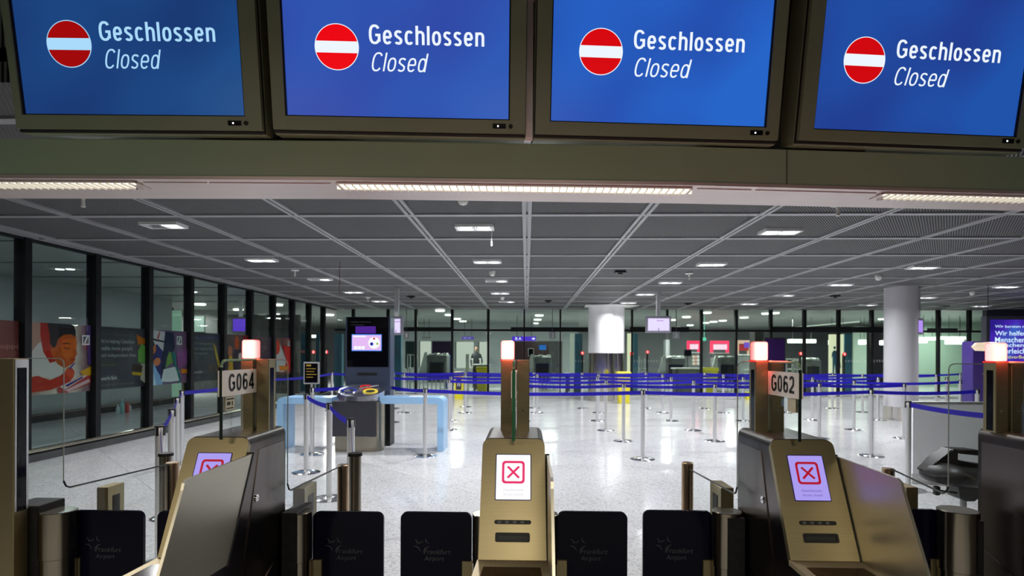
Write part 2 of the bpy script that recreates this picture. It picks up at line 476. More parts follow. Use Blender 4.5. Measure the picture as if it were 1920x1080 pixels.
# smooth ceiling over the areas behind the glazing
CEIL2 = noisy('plain ceiling of the hall beyond', (.30, .32, .31), (.34, .36, .35), .5, .45)
bm = BM(); box(bm, -17, 22, YB+.06, 37, CEIL+.0, CEIL+.1); box(bm, -17, XW-.06, -2.5, YB+.06, CEIL, CEIL+.1)
obj('ceiling_beyond_glazing', bm, CEIL2, ceiling)
for k in range(8):
    bm = BM(); box(bm, -17, XW-.06, 4+k*1.9, 4.07+k*1.9, CEIL-.02, CEIL)
    obj('ceiling_cross_bar', bm, GRID, ceiling)

# ---- left glazed partition
bm = BM(); box(bm, XW-.10, XW+.10, -2, YB, 0, .10); box(bm, XW-.05, XW+.03, -2, YB, .10, .16)
wl = obj('wall_left', bm, DARKM, kind='structure')
bm = BM(); tube(bm, [(XW+.07, -2, .15), (XW+.07, YB, .15)], .03); obj('kick_rail', bm, STEEL, wl, smooth=40)
DM = 1.283
mull = [8.92 + DM*k for k in range(-7, 9)]
for y in mull:
    bm = BM(); box(bm, XW-.09, XW+.07, y-.055, y+.055, .12, CEIL); obj('mullion', bm, BLACKF, wl)
for y0, y1 in zip(mull, mull[1:]):
    bm = BM(); box(bm, XW-.006, XW+.006, y0+.056, y1-.056, .16, CEIL-.03); obj('glass_pane', bm, GLSW, wl)
bm = BM(); box(bm, XW-.05, XW+.05, -2, YB, CEIL-.03, CEIL+.02); obj('head_rail', bm, BLACKF, wl)

# ---- back glazed wall
bm = BM(); box(bm, XW, XR, YB-.05, YB+.05, 0, .06)
wb = obj('wall_back', bm, BLACKF, kind='structure')
zt = at_y(1000, 619, YB).z
mpx = [645, 713, 780, 848, 915.6, 983, 1050.6, 1118, 1185, 1251, 1315, 1380, 1445, 1508, 1572, 1634, 1697, 1759, 1817]
mx = [at_y(p, 600, YB).x for p in mpx]
mx = [XW+.65, XW+1.9, ] + [x for x in mx if x > XW+2.6]
for k, x in enumerate(mx):
    wdt = .045 if 5 <= k <= 9 else .075
    bm = BM(); box(bm, x-wdt/2-.01, x+wdt/2+.01, YB-.07, YB+.07, zt, CEIL); obj('mullion', bm, BLACKF, wb)
    if k not in (9,): 
        bm = BM(); box(bm, x-wdt/2, x+wdt/2, YB-.06, YB+.06, .05, zt-.02); obj('door_stile', bm, BLACKF, wb)
bm = BM(); box(bm, XW, XR, YB-.08, YB+.08, zt-.045, zt+.03); obj('transom', bm, BLACKF, wb)
for a, b, h in ((745, 850, .09), (958, 1118, .10), (1180, 1290, .12), (1445, 1660, .14), (1735, 1790, .10)):
    xa, xb = at_y(a, 619, YB).x, at_y(b, 619, YB).x
    bm = BM(); box(bm, xa, xb, YB-.14, YB-.081, zt-.06, zt+h); obj('door_operator', bm, BLACKF, wb)
for x0, x1 in zip([XW]+mx, mx+[XR]):
    bm = BM(); box(bm, x0+.05, x1-.05, YB-.006, YB+.006, zt+.05, CEIL-.02); obj('glass_pane', bm, GLSF, wb)
    bm = BM(); box(bm, x0+.05, x1-.05, YB-.006, YB+.006, .08, zt-.07); obj('glass_pane', bm, GLSF, wb)
bm = BM(); box(bm, XW, XR, YB-.16, YB-.09, .10, .14); box(bm, XW, XR, YB-.10, YB-.07, .0, .06); obj('bumper_rail', bm, WHITE, wb)
# chevron manifestation on the panes
for xa, xb, sgn in ((1585, 1628, 1), (1640, 1664, -1), (1078, 1100, 1), (1185, 1252, -1)):
    bm = BM(); n = int((xb-xa)/5.2)
    for k in range(n):
        p = at_y(xa+k*5.2, 677, YB-.02); s = .035
        for q in (1, -1):
            poly(bm, [(p.x, YB-.012, p.z+q*s), (p.x+.012, YB-.012, p.z+q*s), (p.x+sgn*s+.012, YB-.012, p.z), (p.x+sgn*s, YB-.012, p.z)])
    flat('glass_chevrons', bm, WHITE, wb, kind='stuff')

# ---- walls beyond the glazing
bm = BM(); box(bm, -10.62, -10.45, -2, 16.7, 0, at_x(100, 521, -10.45).z)
w1 = obj('wall_corridor', bm, WALLG, kind='structure')
bm = BM(); box(bm, -10.45, -10.38, -2, 16.7, 0, .14); obj('baseboard_corridor', bm, BLACKF, w1)
bm = BM(); tube(bm, [(-10.36, -2, .17), (-10.36, 16.7, .17)], .025); obj('kick_rail', bm, STEEL, w1, smooth=40)
bm = BM(); box(bm, -10.66, -10.40, -2, 16.75, at_x(100, 521, -10.45).z, at_x(100, 521, -10.45).z+.05); obj('wall_cap', bm, BLACKF, w1)
bm = BM(); box(bm, -17, 22, 36, 36.2, 0, CEIL+.1); obj('wall_far', bm, WALLD, kind='structure')
bm = BM(); box(bm, -17.2, -17, -2, 37, 0, CEIL+.1); obj('wall_outer_left', bm, WALLD, kind='structure')
bm = BM(); box(bm, 22, 22.2, -2, 37, 0, CEIL+.1); obj('wall_outer_right', bm, WALLD, kind='structure')
bm = BM(); box(bm, XR, 22, YB-.1, YB+.1, 0, CEIL+.1); obj('wall_right_of_glazing', bm, mat('dark purple wall', (.03, .028, .05), .5), kind='structure')

# ---- sign gantry (bulkhead over the gates) following the line of monitors
ZS, ZB, ZTOP = 2.33, 2.517, 2.56
def line(pts, z, xs):
    P = [at_z(x, y, z) for x, y in pts]
    def f(px):
        for (a, A), (b, B) in zip(zip(pts, P), zip(pts[1:], P[1:])):
            if px <= b[0] or b is pts[-1]:
                if px >= a[0] or a is pts[0]:
                    t = (px-a[0])/(b[0]-a[0]); return A.lerp(B, t)
    return [f(x) for x in xs]
SXP = [-900, -300, 0, 320, 640, 960, 1280, 1475, 1600, 1920, 2300, 3000]
fr = line([(0, 333), (640, 337), (1280, 346), (1920, 363)], ZS, SXP)
bk = line([(0, 370.5), (640, 371.5), (1280, 380), (1920, 394)], ZS, SXP)
def ribbon(bm, A, B):
    a = [bm.verts.new(p) for p in A]; b = [bm.verts.new(p) for p in B]
    for i in range(len(a)-1): bm.faces.new((a[i], a[i+1], b[i+1], b[i]))
def up(P, z, dy=0): return [Vector((p.x, p.y+dy, z)) for p in P]
gan = thing('sign_gantry', 'olive grey overhead gantry with brushed soffit carrying the closed screens', 'gantry', (0, 0, 0))
bm = BM()
SH = len(SXP)
ribbon(bm, up(fr, ZS), up(fr, ZB-.004)); ribbon(bm, up(fr, ZB-.004), up(bk, ZB-.004)); ribbon(bm, up(bk, ZB-.004), up(bk, ZS))
ribbon(bm, up(fr, ZS), up(bk, ZS))
obj('fascia', bm, FASC, gan)
# seam between two fascia sheets
p = at_z(1475, 351, ZS)
bm = BM(); box(bm, p.x-.0012, p.x+.0012, p.y-.0035, p.y-.0005, ZS+.004, ZB-.006); obj('sheet_joint', bm, MONS, gan)
# soffit sheet, thin lip and the strip-light slots
bm = BM(); ribbon(bm, up(fr, ZS-.004, -.006), up(bk, ZS-.004, .003)); ribbon(bm, up(fr, ZS-.004, -.006), up(fr, ZS+.012, -.006)); ribbon(bm, up(fr, ZS+.012, -.006), up(fr, ZS+.012, .004)); ribbon(bm, up(bk, ZS-.004, .003), up(bk, ZS+.05, .003))
obj('soffit', bm, SOFT, gan)
def on_soffit(px, v, z=ZS):
    a, = line([(0, 333), (640, 337), (1280, 346), (1920, 363)], z, [px]); b, = line([(0, 370.5), (640, 371.5), (1280, 380), (1920, 394)], z, [px])
    p = a.lerp(b, v); p.z = z; return p
for k, (a, b) in enumerate(((-700, 255), (632, 1296), (1648, 2700))):
    n = 1+max(1, int((b-a)/160))
    P = [on_soffit(a+(b-a)*i/n, .10) for i in range(n+1)]; Q = [on_soffit(a+(b-a)*i/n, .40) for i in range(n+1)]
    t = thing('strip_light', ['louvred strip light in the soffit at far left under the first screen', 'louvred strip light in the soffit between second and third screens', 'louvred strip light in the soffit under the rightmost screen'][k], 'strip light', (0, 0, 0), group=None)
    bm = BM(); ribbon(bm, up(P, ZS-.007), up(Q, ZS-.007)); flat('diffuser', bm, emis('strip light glow', (1, .93, .74), 1.5), t)
    bm = BM()
    for A, s in ((P, -.012), (Q, .012)):
        ribbon(bm, up(A, ZS-.012), up(A, ZS-.012, s)); ribbon(bm, up(A, ZS-.012, s), up(A, ZS-.005, s)); ribbon(bm, up(A, ZS-.012), up(A, ZS-.004))
    for e in ((P[0], Q[0]), (P[-1], Q[-1])): box(bm, e[0].x-.006, e[0].x+.006, e[0].y, e[1].y, ZS-.013, ZS-.004)
    obj('rim', bm, SOFT, t)
    bm = BM(); L_ = P[-1].x-P[0].x; m_ = int(L_/.035)
    for i in range(1, m_):
        px = a+(b-a)*i/m_; u, v = on_soffit(px, .10), on_soffit(px, .40)
        box(bm, u.x-.0015, u.x+.0015, u.y, v.y, ZS-.018, ZS-.008)
    obj('louvre', bm, WHITEP, t, kind='stuff')
    c = (P[0]+Q[-1])/2
    area('light', (c.x, c.y, ZS-.03), 3.0*L_, L_, (1, .88, .66), size_y=.07, parent=t)
# cover plates between the strip lights
for a, b in ((268, 388), (392, 620), (1306, 1404), (1412, 1636)):
    A, B = on_soffit(a, .12), on_soffit(b, .12); C_, D = on_soffit(b, .40), on_soffit(a, .40)
    bm = BM(); pts = [(A.x, A.y), (B.x, B.y), (C_.x, C_.y), (D.x, D.y)]
    prism(bm, pts, ZS-.008, ZS-.004, 'XY'); obj('cover_plate', bm, SOFT, gan)

# ---- overhead monitors
def monitor(px0, py0, px1, py1, sx0, sx1, sbot, label, c1, c2, txt, first):
    A, B = at_z(px0, py0, ZB), at_z(px1, py1, ZB)
    A.y -= .004; B.y -= .004
    W = (B-A).length; right = (B-A).normalized(); tilt = math.radians(9.5)
    back = Vector((-right.y, right.x, 0))         # away from camera
    upv = (Vector((0, 0, 1))*math.cos(tilt) - back*math.sin(tilt))
    t = thing('overhead_screen', label, 'screen', A)
    M = frameM((0, 0, 0), right, upv)             # local: x right, y up, z toward camera
    H = .86; DH = .668
    f = W/(px1-px0)
    s0, s1 = (sx0-px0)*f, (sx1-px0)*f; sb = sbot
    def mb(bm): 
        bm.transform(M); return bm
    # housing: outer tray behind, front bezel as a ring
    bm = BM(); box(bm, -.005, W+.005, -.006, H+.04, -.16, -.022, .004, 1); obj('housing', mb(bm), MONF, t)
    bm = BM(); box(bm, -.003, W+.003, -.0, H+.03, -.024, -.010); obj('shadow_gap', mb(bm), MONS, t)
    bm = BM(); zz = (-.012, .012)
    box(bm, 0, s0, .012, H, *zz); box(bm, s1, W, .012, H, *zz); box(bm, s0, s1, .012, sb, *zz); box(bm, s0, s1, sb+DH, H, *zz)
    obj('bezel', mb(bm), MONF, t)
    bm = BM(); e = .006; zz = (-.012, .004)
    box(bm, s0, s0+e, sb, sb+DH, *zz); box(bm, s1-e, s1, sb, sb+DH, *zz); box(bm, s0, s1, sb, sb+e, *zz)
    obj('inner_frame', mb(bm), BLACKP, t)
    m = mat('screen picture '+label, (0, 0, 0), .25, spec=.25)
    b = m.node_tree.nodes['Principled BSDF']; b.inputs['Emission Strength'].default_value = 1
    tc = N(m, 'ShaderNodeTexCoord'); n = N(m, 'ShaderNodeTexNoise'); n.inputs['Scale'].default_value = 1.6; n.inputs['Detail'].default_value = 1
    L(m, tc.outputs['Object'], n.inputs['Vector'])
    L(m, ramp(m, n.outputs[0], [(.35, c1), (.65, c2)]), b.inputs['Emission Color'])
    bm = BM(); box(bm, s0+e, s1-e, sb+e, sb+DH, -.010, -.006); d = obj('display', mb(bm), m, t)
    # picture: ring, disc, bar, words.  px offsets measured on the photographed picture
    (cx, cy, rx), (gx, gy, gw, gh), (kx, ky, kw, kh) = txt
    z = -.0045
    def loc(x, y):                                 # photo pixel -> local plane coordinates
        d_ = ray(x, y); nrm = M.to_3x3() @ Vector((0, 0, 1)); o = A + nrm*z
        q = EYE + d_*((o-EYE).dot(nrm)/d_.dot(nrm)); return M.to_3x3().transposed() @ (q-A)
    c = loc(cx, cy); r = (loc(cx+rx, cy)-loc(cx-rx, cy)).x/2
    def disc(bm, r, z_, clip=None):
        pts = [(c.x+r*math.cos(2*PI*i/48), c.y+r*math.sin(2*PI*i/48), z_) for i in range(48)]
        if clip == 'u': pts = [p for p in pts if p[1] >= c.y+r*.16]
        if clip == 'd': pts = [p for p in pts if p[1] <= c.y-r*.16]
        return poly(bm, pts, M)
    bm = BM(); disc(bm, r, z); flat('no_entry_ring', bm, txt_w, d)
    rd = emis('sign red '+str(first), (.85*first, .002, .006*first), 1)
    bm = BM(); disc(bm, r*.965, z+.0004, 'u'); flat('no_entry_red', bm, rd, d)
    bm = BM(); pts = [(c.x+r*.965*math.cos(-2*PI*i/48), c.y+r*.965*math.sin(-2*PI*i/48), z+.0004) for i in range(49)]
    pts = [p for p in pts if p[1] <= c.y-r*.155][::-1]; poly(bm, pts, M); flat('no_entry_red', bm, rd, d)
    g = loc(gx, gy); g2 = loc(gx+gw, gy); gt = loc(gx, gy-gh)
    bm = stroke_text(BM(), 'Geschlossen', M @ Matrix.Translation((g.x, g.y, z)), g2.x-g.x, gt.y-g.y); flat('lettering', bm, txt_w, d)
    g = loc(kx, ky); g2 = loc(kx+kw, ky); gt = loc(kx, ky-kh)
    bm = stroke_text(BM(), 'Closed', M @ Matrix.Translation((g.x, g.y, z)), (g2.x-g.x)*.92, gt.y-g.y, h=.045, shear=.21); flat('lettering', bm, txt_w, d)
    # sensor window and knob on the lower bezel
    bm = BM(); box(bm, s1-.078, s1-.018, .031, .052, .012, .014); se = obj('sensor_window', mb(bm), BLACKG, t)
    bm = BM(); cyl(bm, (s1-.054, .041), .0035, .014, .0155, 10); obj('status_light', mb(bm), EWHITE, se)
    bm = BM(); cyl(bm, (s1+.004, .041), .0095, .012, .017, 16); obj('knob', mb(bm), BLACKP, t, smooth=30)
    return t
txt_w = emis('picture white', (.85, .92, 1), 1)
T1 = emis('picture pale cyan', (.40, .70, .95), 1)
B1 = (.010, .045, .17); B1b = (.008, .065, .20)
txt_w = T1
monitor(37, 247, 495, 251, 50, 464, .070, 'first screen from the left reading Geschlossen Closed in pale cyan', (.010, .036, .16), (.012, .070, .24), ((129.5, 82.5, 42), (187, 76, 217, 36), (196, 128, 110, 36)), .42)
txt_w = emis('picture white', (.85, .92, 1), 1)
monitor(515, 248, 984, 257, 538, 955, .068, 'second overhead screen from the left with brightest red no entry disc', (.030, .065, .38), (.028, .10, .46), ((631.5, 88, 41.5), (692, 82, 216, 36), (695, 133, 111, 35)), 1.0)
monitor(1003, 257, 1455, 269, 1029, 1432, .066, 'third overhead screen from the left right of the grey hanger bar', (.018, .075, .42), (.020, .13, .58), ((1127, 97, 41), (1188, 91, 208, 35), (1187, 143, 111, 35)), .8)
monitor(1494, 268, 1917, 284, 1519, 1898, .060, 'rightmost overhead screen with strongly slanted Geschlossen text', (.016, .045, .27), (.014, .085, .40), ((1621, 113, 39), (1680, 108, 196, 34), (1674, 159, 105, 34)), .75)
# hanger bar between 2nd and 3rd screen
p = at_z(992, 257, ZB)
t = thing('hanger_bar', 'light grey vertical hanger bar between the second and third screens', 'bar', (p.x, p.y+.012, 0))
bm = BM(); box(bm, -.017, .017, -.015, .03, ZB-.004, 3.72, .002, 1); obj('bar', bm, WHITE, t)
bm = BM(); box(bm, -.024, .026, -.022, -.015, 3.14, 3.20); box(bm, -.006, .006, -.02, -.014, ZB+.06, ZB+.075); obj('bracket', bm, WHITE, t)
# black backing trays closing the gaps behind the screens
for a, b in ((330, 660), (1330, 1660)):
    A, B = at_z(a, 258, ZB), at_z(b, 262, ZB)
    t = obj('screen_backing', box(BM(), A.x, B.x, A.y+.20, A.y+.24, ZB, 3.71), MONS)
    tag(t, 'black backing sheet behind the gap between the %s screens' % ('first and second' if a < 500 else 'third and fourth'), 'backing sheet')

# ================================================================== GATES
def logo_bm(M):
    bm = BM()
    def arc(cx, cy, r, a0, a1, wd):
        n = 8; pts = []
        for i in range(n+1):
            a = math.radians(a0+(a1-a0)*i/n); k = math.sin(PI*min(1, max(0, (i+.3)/(n+.6))))*wd+.0008
            pts.append((cx+(r+k)*math.cos(a), cy+(r+k)*math.sin(a), 0))
        for i in range(n, -1, -1):
            a = math.radians(a0+(a1-a0)*i/n); pts.append((cx+(r)*math.cos(a), cy+(r)*math.sin(a), 0))
        poly(bm, pts, M)
    s = 1
    arc(-.030, .036, .018, 235, 320, .0022)      # top bow
    arc(.012, .032, .016, 165, 262, .0022)       # right top bow
    arc(-.060, .012, .022, -5+0, 55, .0024)      # left bow
    arc(-.050, -.022, .024, 10, 95, .0024)       # lower left bow
    arc(.014, -.024, .026, 95, 180, .0024)       # lower right bow
    return bm
def flap(px0, px1, pyt, Y, label, logo=True, side=1):
    a, b = at_y(px0, pyt, Y), at_y(px1, pyt, Y); zt_ = (a.z+b.z)/2; W = b.x-a.x
    t = thing('gate_flap', label, 'gate flap', (a.x, Y, zt_-.62), group=None)
    bm = prism(BM(), rrect(0, W, 0, .62, .026), -.007, .007, 'XZ'); obj('panel', bm, NAVY, t)
    if logo:
        M = frameM((W*.37, -.0078, .485), (1, 0, 0), (0, 0, 1))
        bm = logo_bm(M)
        me = add_text(bm, 'Frankfurt', M @ Matrix.Translation((-.010, -.027, 0)), wd=.104, ht=.019, shear=.2, off=-.004)
        add_text(bm, 'Airport', M @ Matrix.Translation((-.010, -.058, 0)), wd=.078, ht=.023, shear=.2, off=-.004)
        flat('lettering', bm, LOGOM, t)
    x0, x1 = ((-.004, .038) if side < 0 else (W-.038, W+.004))
    bm = BM(); box(bm, x0, x1, -.016, .016, .02, .435, .002, 1); obj('hinge_clamp', bm, GOLD, t)
    return t
def drum(px0, px1, py, Y, label, ztop=None):
    a, b = at_y(px0, py, Y), at_y(px1, py, Y); r = (b.x-a.x)/2
    t = thing('flap_drum', label, 'gate drum', ((a.x+b.x)/2, Y, 0))
    z = a.z
    bm = BM(); lathe(bm, [(0, z), (r-.002, z), (r, z-.002), (r, .722), (0, .722)], 40); obj('drum_head', bm, STEEL, t, smooth=35)
    bm = BM(); lathe(bm, [(0, .720), (r-.003, .720), (r-.003, .0), (0, 0)], 40); obj('drum_body', bm, STEEL, t, smooth=35)
    return t

def kiosk(xc, Y, num, label, side, rz=0, po_=0.0, sl=0.0):
    """self scan gate cabinet; side: on which face of the glass the number plate is seen"""
    t = thing('boarding_gate_kiosk', label, 'ticket gate', (xc, Y, 0), rz)
    w2 = .103; zt_ = 1.233
    fs = -.16; fz = .885                       # foot of the sloping face (local y, z)
    # body: profile in YZ, shoulders rounded
    bm = BM()
    prof = [(0.012, zt_-.004), (.29, zt_-.004), (.29, 0), (-.10, 0), (-.16, .70), (-.34, .80), (-.34, .86), (fs+.018, fz-.01)]
    prism(bm, prof, -w2, w2, 'YZ')
    es = [e for e in bm.edges if all(abs(v.co.z-(zt_-.004)) < 1e-4 for v in e.verts) and abs(e.verts[0].co.x-e.verts[1].co.x) < 1e-5]
    bmesh.ops.bevel(bm, geom=es, offset=.022, segments=4, affect='EDGES', profile=.5)
    obj('body', bm, CABM, t, smooth=40)
    # top cap
    bm = BM(); P = [(-w2+.004, zt_-.026)]
    arcp = [(-w2+.024-.022*math.cos(a), zt_-.022+.024*math.sin(a)) for a in [PI/2*i/5 for i in range(6)]]
    pts = arcp + [(-x, z) for x, z in arcp[::-1]]
    prism(bm, [(x, z) for x, z in pts] , .004, .292, 'XZ'); obj('top_cap', bm, CABTOP, t, smooth=40)
    # sloping face plate: local frame x right, y up along the slope
    upv = Vector((0, -fs, zt_-fz)); Lf = upv.length
    M = frameM((0, fs, fz), (1, 0, 0), upv)    # z axis points toward viewer (right x up = -y ish)
    wb_, wt_ = .105, .1035
    n = 5; r = .024; out = [(-wb_, 0), (wb_, 0)]
    out += [(wt_-r+r*math.cos(PI/2*k/n), Lf-r+r*math.sin(PI/2*k/n)) for k in range(n+1)]
    out += [(-wt_+r-r*math.sin(PI/2*k/n), Lf-r+r*math.cos(PI/2*k/n)) for k in range(n+1)]
    bm = prism(BM(), out, -.020, 0, 'XY', M); face = obj('face_plate', bm, GOLD, t)
    # touch screen
    sy0, sy1, sw = Lf*.47, Lf*.865, .0585
    bm = prism(BM(), rrect(-sw, sw, sy0, sy1, .004, 3), -.002, .0012, 'XY', M); obj('screen_surround', bm, mat('screen surround indigo', (.02, .01, .16), .3), t)
    sm = emis('kiosk screen '+num, (1.0, 1.0, 1.0) if num == 'G063' else (.46, .38, 1.0), 1.0 if num == 'G063' else .85)
    e = .003
    bm = prism(BM(), rrect(-sw+e, sw-e, sy0+e, sy1-e, .002, 2), .0008, .0018, 'XY', M); scr = obj('screen', bm, sm, t)
    ic = emis('cross icon '+num, (.80, .02, .14) if num == 'G063' else (.42, .004, .02), 1)
    cy = sy0+(sy1-sy0)*.60; q = .037
    bm = BM(); O = rrect(-q, q, cy-q, cy+q, .011, 5); I = rrect(-q+.0075, q-.0075, cy-q+.0075, cy+q-.0075, .006, 5)
    vo = [bm.verts.new(M @ Vector((x, y, .0024))) for x, y in O]; vi = [bm.verts.new(M @ Vector((x, y, .0024))) for x, y in I]
    for i in range(len(vo)): bm.faces.new((vo[i], vo[(i+1) % len(vo)], vi[(i+1) % len(vi)], vi[i]))
    for s in (1, -1):
        c = .0185; h = .0032
        poly(bm, [(-c-h, cy-s*c+s*h*.6, .0024), (-c+h, cy-s*c-s*h*.6, .0024), (c+h, cy+s*c-s*h*.6, .0025), (c-h, cy+s*c+s*h*.6, .0025)], M)
    flat('cross_icon', bm, ic, scr)
    tm = emis('screen text '+num, (.62, .62, .72) if num == 'G063' else (.12, .07, .32), 1)
    bm = add_text(BM(), 'Geschlossen', M @ Matrix.Translation((0, sy0+.030, .0024)), wd=.064, ht=.0075, align='C')
    add_text(bm, 'Access closed', M @ Matrix.Translation((0, sy0+.016, .0024)), wd=.062, ht=.0068, align='C'); flat('lettering', bm, tm, scr)
    # indicator bar with four dots, card slot
    by = Lf*.295
    bm = prism(BM(), rrect(-.058, .058, by-.0065, by+.0065, .006, 4), -.001, .0012, 'XY', M); ib = obj('indicator_bar', bm, BLACKP, t)
    for k in range(4):
        bm = prism(BM(), rrect(-.042+k*.024-.006, -.042+k*.024+.006, by-.0035, by+.0035, .003, 2), .001, .0018, 'XY', M); obj('indicator_dot', bm, INKG, ib)
    by = Lf*.175
    bm = BM(); O = rrect(-.054, .054, by-.014, by+.014, .005, 3); I = rrect(-.046, .046, by-.007, by+.006, .002, 3)
    for (A_, zA), (B_, zB_) in (((O, 0), (O, .004)), ((O, .004), (I, .004)), ((I, .004), (I, -.004))):
        va = [bm.verts.new(M @ Vector((x, y, zA))) for x, y in A_]; vb = [bm.verts.new(M @ Vector((x, y, zB_))) for x, y in B_]
        for i in range(len(va)): bm.faces.new((va[i], va[(i+1) % len(va)], vb[(i+1) % len(vb)], vb[i]))
    cs = obj('card_slot', bm, BLACKP, t)
    bm = prism(BM(), [(-.046, by-.007), (.046, by-.007), (.046, by+.006), (-.046, by+.006)], .0, .001, 'XY', M); obj('slot_mouth', bm, INK, cs)
    # reading shelf below the face
    bm = BM(); prism(bm, [(-.108, fs+.006), (.108, fs+.006), (.116, -.36), (-.116, -.36)], fz-.016, fz-.002, 'XY'); sh = obj('shelf', bm, SHELF, t)
    bm = BM(); prism(bm, [(-.085, fs-.055), (.085, fs-.055), (.09, -.33), (-.09, -.33)], fz-.002, fz-.0005, 'XY'); obj('scanner_recess', bm, mat('brown reader glass', (.06, .035, .015), .15), sh)
    # side doors with key lock, and the seam below
    for s in (-1, 1):
        x0 = s*w2; x1 = s*(w2+.003)
        bm = BM(); prism(bm, [(.068, zt_-.05), (.27, zt_-.05), (.27, .79), (-.085, .66), ], min(x0, x1), max(x0, x1), 'YZ'); d = obj('side_door', bm, CABM, t)
        bm = BM(); prism(bm, [(-.088, .645), (.27, .775), (.27, .04), (-.06, .04)], min(x0, x1), max(x0, x1), 'YZ'); obj('side_door', bm, CABM, t)
        Mx = Matrix.Translation((x1, .045, 1.02)) @ Matrix.Rotation(s*PI/2, 4, 'Y')
        bm = BM(); cyl(bm, (0, 0), .012, 0, .004, 20, M=Mx); cyl(bm, (0, 0), .008, .004, .006, 16, M=Mx); lk = obj('lock', bm, CHROME, d, smooth=40)
        bm = BM(); box(bm, -.004, .004, -.001, .001, .006, .0068, M=Mx); obj('keyway', bm, INK, lk)
    # privacy shield on the right hand side
    sp = [(.0, 1.180), (-.325-sl, 1.176), (-.343-sl, 1.168), (-.350-sl, 1.15), (-.47-sl, .92), (-.44-sl, .882), (-.17, .868)]
    bm = prism(BM(), sp, .109, .117, 'YZ'); obj('privacy_shield', bm, SHIELD, t)
    bm = prism(BM(), [(.003, 1.184), (-.002, 1.184), (-.172, .862), (-.164, .862)], .1045, .1195, 'YZ'); obj('shield_edge_strip', bm, BLACKP, t)
    # two posts, glass between them, number plates, beacon
    n0 = set(COL.objects.keys())
    for s in (-1, 1):
        xa, xb = sorted((s*.006, s*.052))
        bm = BM(); box(bm, xa, xb, .185, .245, zt_-.004, 1.494, .0015, 1); po = obj('post', bm, GOLD, t)
        xo = s*.0525
        bm = BM(); box(bm, min(xo, xo-s*.003), max(xo, xo-s*.003), .197, .228, 1.235, 1.462); obj('sensor_strip', bm, BLACKG, po)
        bm = BM(); Mx = Matrix.Translation((s*.030, .1845, 1.31)) @ Matrix.Rotation(PI/2, 4, 'X'); cyl(bm, (0, 0), .0035, 0, .002, 12, M=Mx); obj('screw', bm, CHROME, po)
        # wing pane reaching out over the lane
    g0, g1 = -.045, .24
    bm = prism(BM(), rrect(g0, g1, zt_, 1.492, .022, 5, (0, 0, 0, 1)), -.0045, .0045, 'YZ'); gp = obj('glass_fin', bm, GLS, t)
    bm = BM(); box(bm, -.0048, .0048, g0-.003, g0, zt_, 1.468); obj('glass_edge', bm, GEDGED if side else GEDGE, gp)
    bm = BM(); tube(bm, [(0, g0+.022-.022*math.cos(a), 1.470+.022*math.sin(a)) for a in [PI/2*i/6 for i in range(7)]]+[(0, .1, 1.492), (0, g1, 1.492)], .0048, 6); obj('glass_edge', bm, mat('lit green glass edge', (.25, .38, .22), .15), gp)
    for s in ((-1, 1) if num != 'G061' else ()):
        x = s*.0055
        bm = BM(); box(bm, min(x, x+s*.003), max(x, x+s*.003), -.052, .182, 1.373, 1.458); pl = obj('number_plate', bm, SIGNW, t)
        Mt = frameM((s*.0089, -.052+.035 if s > 0 else .182-.03, 1.388), (0, 1, 0) if s > 0 else (0, -1, 0), (0, 0, 1))
        bm = stroke_text(BM(), num, Mt, .178, .058, h=.082, gap=.10); flat('lettering', bm, INK, pl)
        x = s*.0050
        bm = BM(); box(bm, min(x, x+s*.001), max(x, x+s*.001), -.030, .028, 1.325, 1.371); st = obj('sticker', bm, mat('cream sticker', (.68, .60, .42), .5), t)
        if s > 0:
            bm = BM(); X = x+s*.0015
            for (a, b, c, d_) in ((-.026, .024, 1.360, 1.365), (-.022, .0, 1.342, 1.354), (.008, .016, 1.340, 1.355), (-.026, .02, 1.330, 1.334)):
                poly(bm, [(X, a, c), (X, b, c), (X, b, d_), (X, a, d_)])
            flat('sticker_print', bm, INK, st)
    bm = BM(); box(bm, -.053, -.003, .188, .242, 1.494, 1.566, .009, 3)
    m = MATS.get('red beacon')
    if not m:
        m = mat('red beacon', (.3, .02, .02), .3); b = m.node_tree.nodes['Principled BSDF']
        lw = N(m, 'ShaderNodeLayerWeight'); lw.inputs[0].default_value = .5
        L(m, ramp(m, lw.outputs['Facing'], [(.0, (1.5, 1.25, .95)), (.45, (1.3, .75, .72)), (.8, (1.2, .12, .10))]), b.inputs['Emission Color']); b.inputs['Emission Strength'].default_value = 1.0
    obj('beacon', bm, m, t, smooth=40)
    bm = BM(); box(bm, -.055, -.001, .186, .244, 1.490, 1.496); obj('beacon_collar', bm, emis('beacon red glow rim', (1, .03, .02), .8), t)
    area('light', (-.028, .215, 1.60), .9, .05, (1, .08, .06), rot=(PI, 0, 0), parent=t)
    area('light', (-.028, .17, 1.53), .5, .05, (1, .08, .06), rot=(math.radians(60), 0, 0), parent=t)
    for nm_ in set(COL.objects.keys())-n0:
        o_ = bpy.data.objects[nm_]
        if o_.parent == t: o_.location.x += po_
    # screen glow on shield
    return t
K = [('G064', -1.030, 1.905), ('G063', -.041, 1.925), ('G062', .920, 1.955), ('G061', 1.868, 2.01)]
kiosk(K[0][1], K[0][2], 'G064', 'left ticket gate kiosk with white number plate G064 and steel shield in front', 1, po_=.032, sl=.045)
kiosk(K[1][1], K[1][2], 'G063', 'centre ticket gate kiosk facing the viewer with white cross screen', 0)
kiosk(K[2][1], K[2][2], 'G062', 'right ticket gate kiosk with white number plate G062', 1, po_=-.026)
kiosk(K[3][1], K[3][2], 'G061', 'ticket gate kiosk cut off by the right picture edge', 1, po_=-.068)

